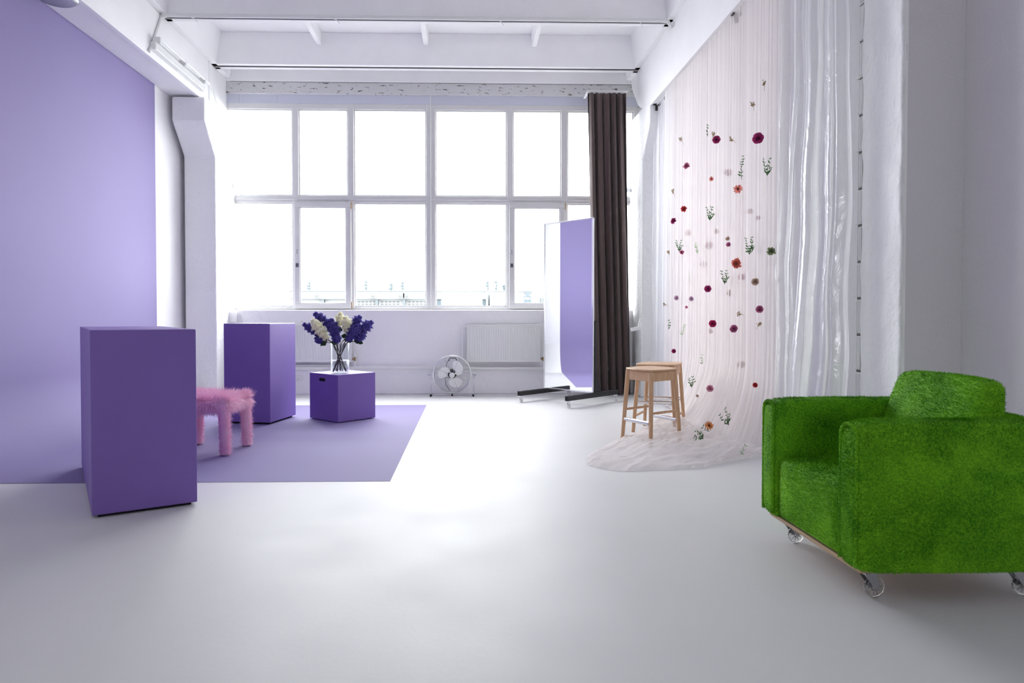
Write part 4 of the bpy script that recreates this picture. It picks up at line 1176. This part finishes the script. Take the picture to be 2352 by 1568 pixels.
# kind, px, py, size in px, colour, behind?, rotation, label
FL = [
 ('dried', 1755, 197, 22, None, 0, 0, 'highest tan dried sprig on the tulle, close under the beam'),
 ('dried', 1730, 244, 20, None, 0, 15, 'second highest tan dried sprig, just below the topmost one'),
 ('sprig', 1625, 301, 24, None, 0, 0, 'small green leafy sprig, highest greenery on the tulle'),
 ('dried', 1637, 313, 20, None, 0, -10, 'dried sprig touching the highest green sprig and a pink rose'),
 ('rose', 1646, 321, 17, MAG, 0, 0, 'magenta rose half under a tulle fold, beside the highest green sprig'),
 ('dried', 1683, 322, 19, None, 0, 70, 'dried sprig lying sideways between two magenta roses'),
 ('rose', 1742, 318, 24, MAG, 0, 0, 'biggest deep magenta rose, high on the tulle near the plastic film'),
 ('dried', 1566, 324, 17, None, 0, 40, 'lone dried sprig near the beam on the organza side'),
 ('carnation', 1577, 381, 15, PNK, 0, 0, 'pink carnation alone below the lone dried sprig'),
 ('sprig', 1704, 386, 50, None, 0, 0, 'tall narrow green sprig, longest on the tulle'),
 ('wide', 1762, 384, 36, None, 0, 0, 'broad green branching sprig under the biggest magenta rose'),
 ('rose', 1672, 397, 17, PPK, 1, 0, 'pale blush rose behind the tulle next to the longest green sprig'),
 ('daisy', 1634, 411, 11, COR, 0, 0, 'tiny coral blossom left alone between pale folds'),
 ('daisy', 1695, 434, 20, COR, 0, 0, 'coral daisy under the longest green sprig'),
 ('dried', 1547, 444, 16, None, 0, 30, 'thin olive dried stalk close to the organza edge'),
 ('sprig', 1588, 443, 20, None, 1, 0, 'very faint green sprig veiled by tulle above the red blossom'),
 ('carnation', 1571, 480, 14, RED, 0, 0, 'bright red blossom above the small magenta carnation'),
 ('carnation', 1547, 507, 13, MAG, 0, 0, 'small magenta carnation nearest the organza edge'),
 ('wide', 1630, 491, 28, None, 0, 0, 'green branching sprig in the middle of the tulle, above the pale roses'),
 ('bud', 1723, 486, 15, BLS, 1, 90, 'veiled cream bud with dark tip under the coral daisy'),
 ('bud', 1742, 501, 13, MAU, 1, 30, 'small dusty pink bud near the plastic film'),
 ('rose', 1580, 535, 14, BLS, 1, 0, 'faded cream rose below the small magenta carnation'),
 ('rose', 1646, 531, 12, BLS, 1, 0, 'faded peach rose under the middle green sprig'),
 ('bud', 1672, 549, 12, BEI, 0, 0, 'beige bud with dark heart, upper of a touching pair'),
 ('bud', 1674, 562, 13, MAU, 0, 0, 'mauve bud with dark heart, lower of a touching pair'),
 ('wide', 1560, 565, 24, None, 0, 0, 'curved green sprig just above a pink petal bloom'),
 ('carnation', 1566, 579, 11, PNK, 0, 0, 'small pink bloom hanging under the curved green sprig'),
 ('dried', 1536, 583, 13, None, 0, 20, 'short dried sprig at the organza edge beside the curved green sprig'),
 ('pale', 1601, 571, 24, None, 0, 20, 'bright pale green fern sprig between two pink blooms'),
 ('rose', 1629, 564, 17, PPK, 1, 0, 'soft pink rose behind the tulle beside the pale fern sprig'),
 ('wide', 1721, 565, 36, None, 0, 0, 'bushy dark green sprig, greenest on the tulle, above the coral carnation'),
 ('green', 1772, 577, 20, (.33, .40, .22), 0, 0, 'round green flower head close to the plastic film'),
 ('carnation', 1691, 605, 23, COR, 0, 0, 'large coral carnation, biggest orange bloom on the tulle'),
 ('rose', 1616, 607, 15, PPK, 1, 0, 'pale pink round petal bloom beside the coral carnation'),
 ('wide', 1664, 637, 28, None, 0, 0, 'angular green sprig below the coral carnation'),
 ('rose', 1704, 636, 15, PNK, 1, 0, 'veiled pink rose directly under the coral carnation'),
 ('pale', 1583, 638, 22, None, 1, 0, 'faint pale green sprig beneath the pink petal bloom'),
 ('rose', 1735, 647, 16, BEI, 0, 0, 'beige rose beside the veiled pink rose, near the plastic film'),
 ('rose', 1626, 663, 15, MAG, 0, 0, 'magenta rose alone under the angular green sprig'),
 ('rose', 1677, 673, 14, BEI, 1, 0, 'faded tan rose below the angular green sprig'),
 ('bud', 1540, 662, 10, BEI, 1, 90, 'tiny faded tan bud at the organza edge'),
 ('rose', 1554, 684, 11, LIL, 0, 0, 'small lilac pink petal bloom near the organza edge'),
 ('rose', 1588, 686, 11, LIL, 0, 0, 'second small lilac pink bloom, level with its twin'),
 ('dried', 1529, 700, 14, None, 0, 80, 'curled dried stalk lowest on the organza edge'),
 ('bud', 1577, 705, 8, PNK, 0, 0, 'tiny pink outlined petal below the lilac pink pair'),
 ('rose', 1745, 710, 16, MAU, 0, 0, 'dusky mauve rose at the plastic film edge'),
 ('dried', 1702, 722, 20, None, 0, 80, 'dried sprig lying sideways beside the dusky mauve rose'),
 ('rose', 1637, 743, 16, (.50, .02, .12), 0, 0, 'crimson rose in the lower half of the tulle'),
 ('rose', 1686, 755, 17, MAU, 0, 0, 'mauve pink rose beside the crimson one'),
 ('dried', 1741, 748, 18, None, 0, -40, 'lowest dried sprig near the plastic film, under the mauve rose'),
 ('sprig', 1537, 747, 20, None, 0, 0, 'small dark green sprig low at the organza edge'),
 ('pale', 1570, 760, 24, None, 0, -20, 'pale green sprig with white edges beside the small dark one'),
 ('rose', 1632, 760, 12, PPK, 1, 0, 'striped pale pink petals veiled under the crimson rose'),
 ('bud', 1614, 778, 9, BEI, 1, 0, 'tiny beige bud under the crimson rose'),
 ('rose', 1548, 806, 10, MAG, 0, 0, 'magenta bloom just above the farther wooden stool'),
 ('pale', 1612, 827, 20, None, 0, 0, 'bright light green sprig beside the stool seats'),
 ('rose', 1703, 837, 17, BLS, 1, 0, 'veiled beige rose standing alone above the armchair arm'),
 ('bud', 1577, 820, 8, PPK, 1, 0, 'faint pink speck bloom right beside the farther stool'),
 ('wide', 1588, 878, 22, None, 0, 0, 'dusty green sprig beside the legs of the farther stool'),
 ('pale', 1617, 870, 14, None, 1, 0, 'thin faded sprig beside the dusty green one'),
 ('rose', 1631, 892, 15, (.80, .35, .52), 0, 0, 'pink tulip-like bloom low on the tulle beside the stools'),
 ('rose', 1735, 884, 11, RED, 0, 0, 'small red and pink bud just above the armchair arm'),
 ('bud', 1602, 909, 8, BEI, 0, 0, 'tiny brown bud low by the farther stool legs'),
]
def place_flower(kind, px, py, spx, colr, behind, rot, label, X=None, P=None, flat=False):
    seed = int(px * 7 + py)
    rr = random.Random(seed)
    if P is None:
        P = on(px, py, 0, X if X else (2.49 if behind else 2.335))
        z = P.z
        if not behind and z < .75: P = on(px, py, 0, 2.335 - .38 * ((.75 - z) / .75) ** 2 * .8)
    depth = (P - Vector((0, 0, EYE))).dot(FW); sz = spx * depth / F
    tv = (-.6, -1 + rr.uniform(-.3, .3), rr.uniform(-.1, .25))
    if kind in ('rose', 'carnation', 'daisy', 'bud', 'green'):
        k = 'carnation' if kind == 'green' else kind
        m = make_flower(k, sz * 1.12, seed, (0, -.2, 1) if flat else tv)
        center = (.05, .02, .01) if colr == ORG or colr == COR else (.12, .16, .05)
        nm = {'rose': 'pressed_rose', 'carnation': 'pressed_carnation', 'daisy': 'pressed_daisy', 'bud': 'pressed_bud', 'green': 'pressed_flower_head'}[kind]
        o = m.build(nm, [fcol(colr), fcol(center)], loc=tuple(P)); tag(o, label, 'flower', 'pressed flowers in the tulle')
        return
    nm = 'dried_sprig' if kind == 'dried' else 'leafy_sprig'
    t = thing(nm, label, 'flower' if kind == 'dried' else 'sprig', tuple(P), 0, 'pressed flowers in the tulle')
    t.rotation_euler = (rad(rot), 0, rad(-62)) if not flat else (rad(80), 0, rad(rot))
    if kind == 'dried':
        st, bd = make_dried(sz * 1.1, seed); st.build('stem', DRY, t); bd.build('seed_head', DRY, t)
    else:
        wd = sz * (.8 if kind == 'wide' else .3)
        st, lf = make_sprig(sz * 1.05, wd, seed)
        g = M['leaf_pale'] if kind == 'pale' else M['leaf_light']
        st.build('stem', M['leaf_light'] if kind != 'pale' else M['leaf_pale'], t); lf.build('leaf', g, t)
for a in FL: place_flower(*a)
def floorp(px, py, z): return on(px, py, 2, z)
place_flower('wide', 1667, 960, 36, None, 0, 30, 'large green sprig on the sloping foot of the tulle', P=on(1667, 960, 0, 2.02))
place_flower('daisy', 1629, 977, 20, ORG, 0, 0, 'orange daisy with dark heart on the pooled tulle', P=floorp(1629, 977, .16))
place_flower('sprig', 1624, 984, 22, None, 0, 60, 'small twig lying just beneath the orange daisy', P=floorp(1622, 985, .14))
place_flower('wide', 1606, 1001, 28, None, 0, 60, 'brown green twig lying on the pooled tulle near the stools', P=floorp(1606, 1001, .13))
place_flower('pale', 1706, 1033, 22, None, 0, -40, 'pale green outlined sprig lowest on the pooled tulle near the armchair', P=floorp(1706, 1033, .08))

# ------------------------------------------------------------------ green plush armchair
t = thing('armchair', 'bright green furry armchair on clear wheels facing the lilac side', 'armchair', (1.455, 2.51, 0), rad(0))
ax0 = Vector(t.location)
def rel(x): return x - 1.455
def rely(y): return y - 2.51
G = M['green_fur']
ZB = .128
chair_parts = []
def plush(name, mb, cnt, lay, seed, ln=.013, keep=None, lab=None):
    o = mb.build(name, G, t)
    sub = o.modifiers.new('s', 'SUBSURF'); sub.levels = 1; sub.render_levels = 1
    strands(o, cnt, ln, .0012, lay, seed, noise_s=4.0, spread=.9, rise=.50, jit=.35, segs=2, normal_only=keep)
    return o
depthX = .80
def armshape(y0, y1, top):
    m = pillow_box(0, depthX, y0, y1, ZB, top, .032, bulge=.004)
    return m
plush('arm', armshape(0, .135, .700), 95000, (.1, 0, -.5), 1)
plush('arm', armshape(.70, .835, .702), 60000, (.1, 0, -.5), 2)
plush('seat', pillow_box(.012, .74, .128, .707, ZB + .005, .445, .05, bulge=.008), 42000, (-.5, 0, -.3), 3, keep=lambda n, c: (n[:, 2] > -.5) * (np.abs(n[:, 1]) < .7) + 1e-6)
plush('backrest', pillow_box(.425, .690, .145, .702, .40, .842, .04, bulge=.008, shear=.39), 34000, (0, 0, -.4), 4, keep=lambda n, c: (c[:, 2] > .42) + 1e-6)
plush('back_panel', pillow_box(.68, .81, .12, .715, ZB + .005, .70, .04), 6000, (0, 0, -.5), 5, keep=lambda n, c: (n[:, 2] > .3) + 1e-6)
# piped edges of the arm fronts
for k, (ya, yb) in enumerate(((0.004, .131), (.704, .831))):
    m = MB(); zt_ = .695 if k == 0 else .697
    ya += .010; yb -= .010
    P = [(.004, ya, ZB + .03)] + [(.004, ya, z) for z in np.linspace(.2, zt_ - .05, 8)]
    for a in np.linspace(0, math.pi, 9): P.append((.004, (ya + yb) / 2 - (yb - ya) / 2 * math.cos(a), zt_ - .045 + .04 * math.sin(a)))
    P += [(.004, yb, z) for z in np.linspace(zt_ - .05, ZB + .03, 8)]
    m.tube(P, .007, 6)
    o = m.build('arm_piping', G, t)
    strands(o, 7000, .012, .0011, (-.3, 0, -.2), 40 + k, rise=.6, segs=2)
m = MB(); m.box(.03, depthX - .03, .03, .805, ZB - .005, ZB + .012); m.build('base_board', M['plywood'], t, bevel=.003)
def chair_caster(x, y, a):
    m = MB(); T = Matrix.Translation((x, y, 0)) @ Matrix.Rotation(rad(a), 4, 'Z')
    m.box(-.03, .03, -.03, .03, ZB - .026, ZB - .020, T=T)
    for s in (-1, 1):
        vs = [T @ Vector(p) for p in ((-.028, s * .017, ZB - .024), (.022, s * .017, ZB - .024), (.042, s * .017, .045), (.024, s * .017, .036))]
        vs += [p + (T.to_3x3() @ Vector((0, s * .003, 0))) for p in vs]
        m.add(vs, [(0, 1, 2, 3), (7, 6, 5, 4), (0, 4, 5, 1), (1, 5, 6, 2), (2, 6, 7, 3), (3, 7, 4, 0)])
    c = m.build('caster', M['steel'], t)
    Tw = Matrix.Translation(T @ Vector((.033, 0, .043))) @ Matrix.Rotation(rad(a), 4, 'Z')
    m = MB(); m.lathe([(.012, -.012), (.034, -.012), (.041, -.008), (.043, 0), (.041, .008), (.034, .012), (.012, .012), (.012, -.012)], (0, 0, 0), 32, axis='y')
    m.v = [tuple(Tw @ Vector(p)) for p in m.v]; w = m.build('wheel', M['clear_plastic'], c, fixn=True)
    m = MB(); m.lathe([(0, -.016), (.008, -.016), (.008, .016), (0, .016)], (0, 0, 0), 12, axis='y')
    for k in range(10):
        an = 2 * math.pi * k / 10
        m.bar((.01 * math.cos(an), 0, .01 * math.sin(an)), (.03 * math.cos(an), 0, .03 * math.sin(an)), .004, .003, up=(0, 1, 0))
    m.v = [tuple(Tw @ Vector(p)) for p in m.v]; m.build('hub', M['steel'], w)
chair_caster(.10, .10, 10); chair_caster(.105, .745, 15); chair_caster(.70, .11, 5); chair_caster(.72, .74, 0)
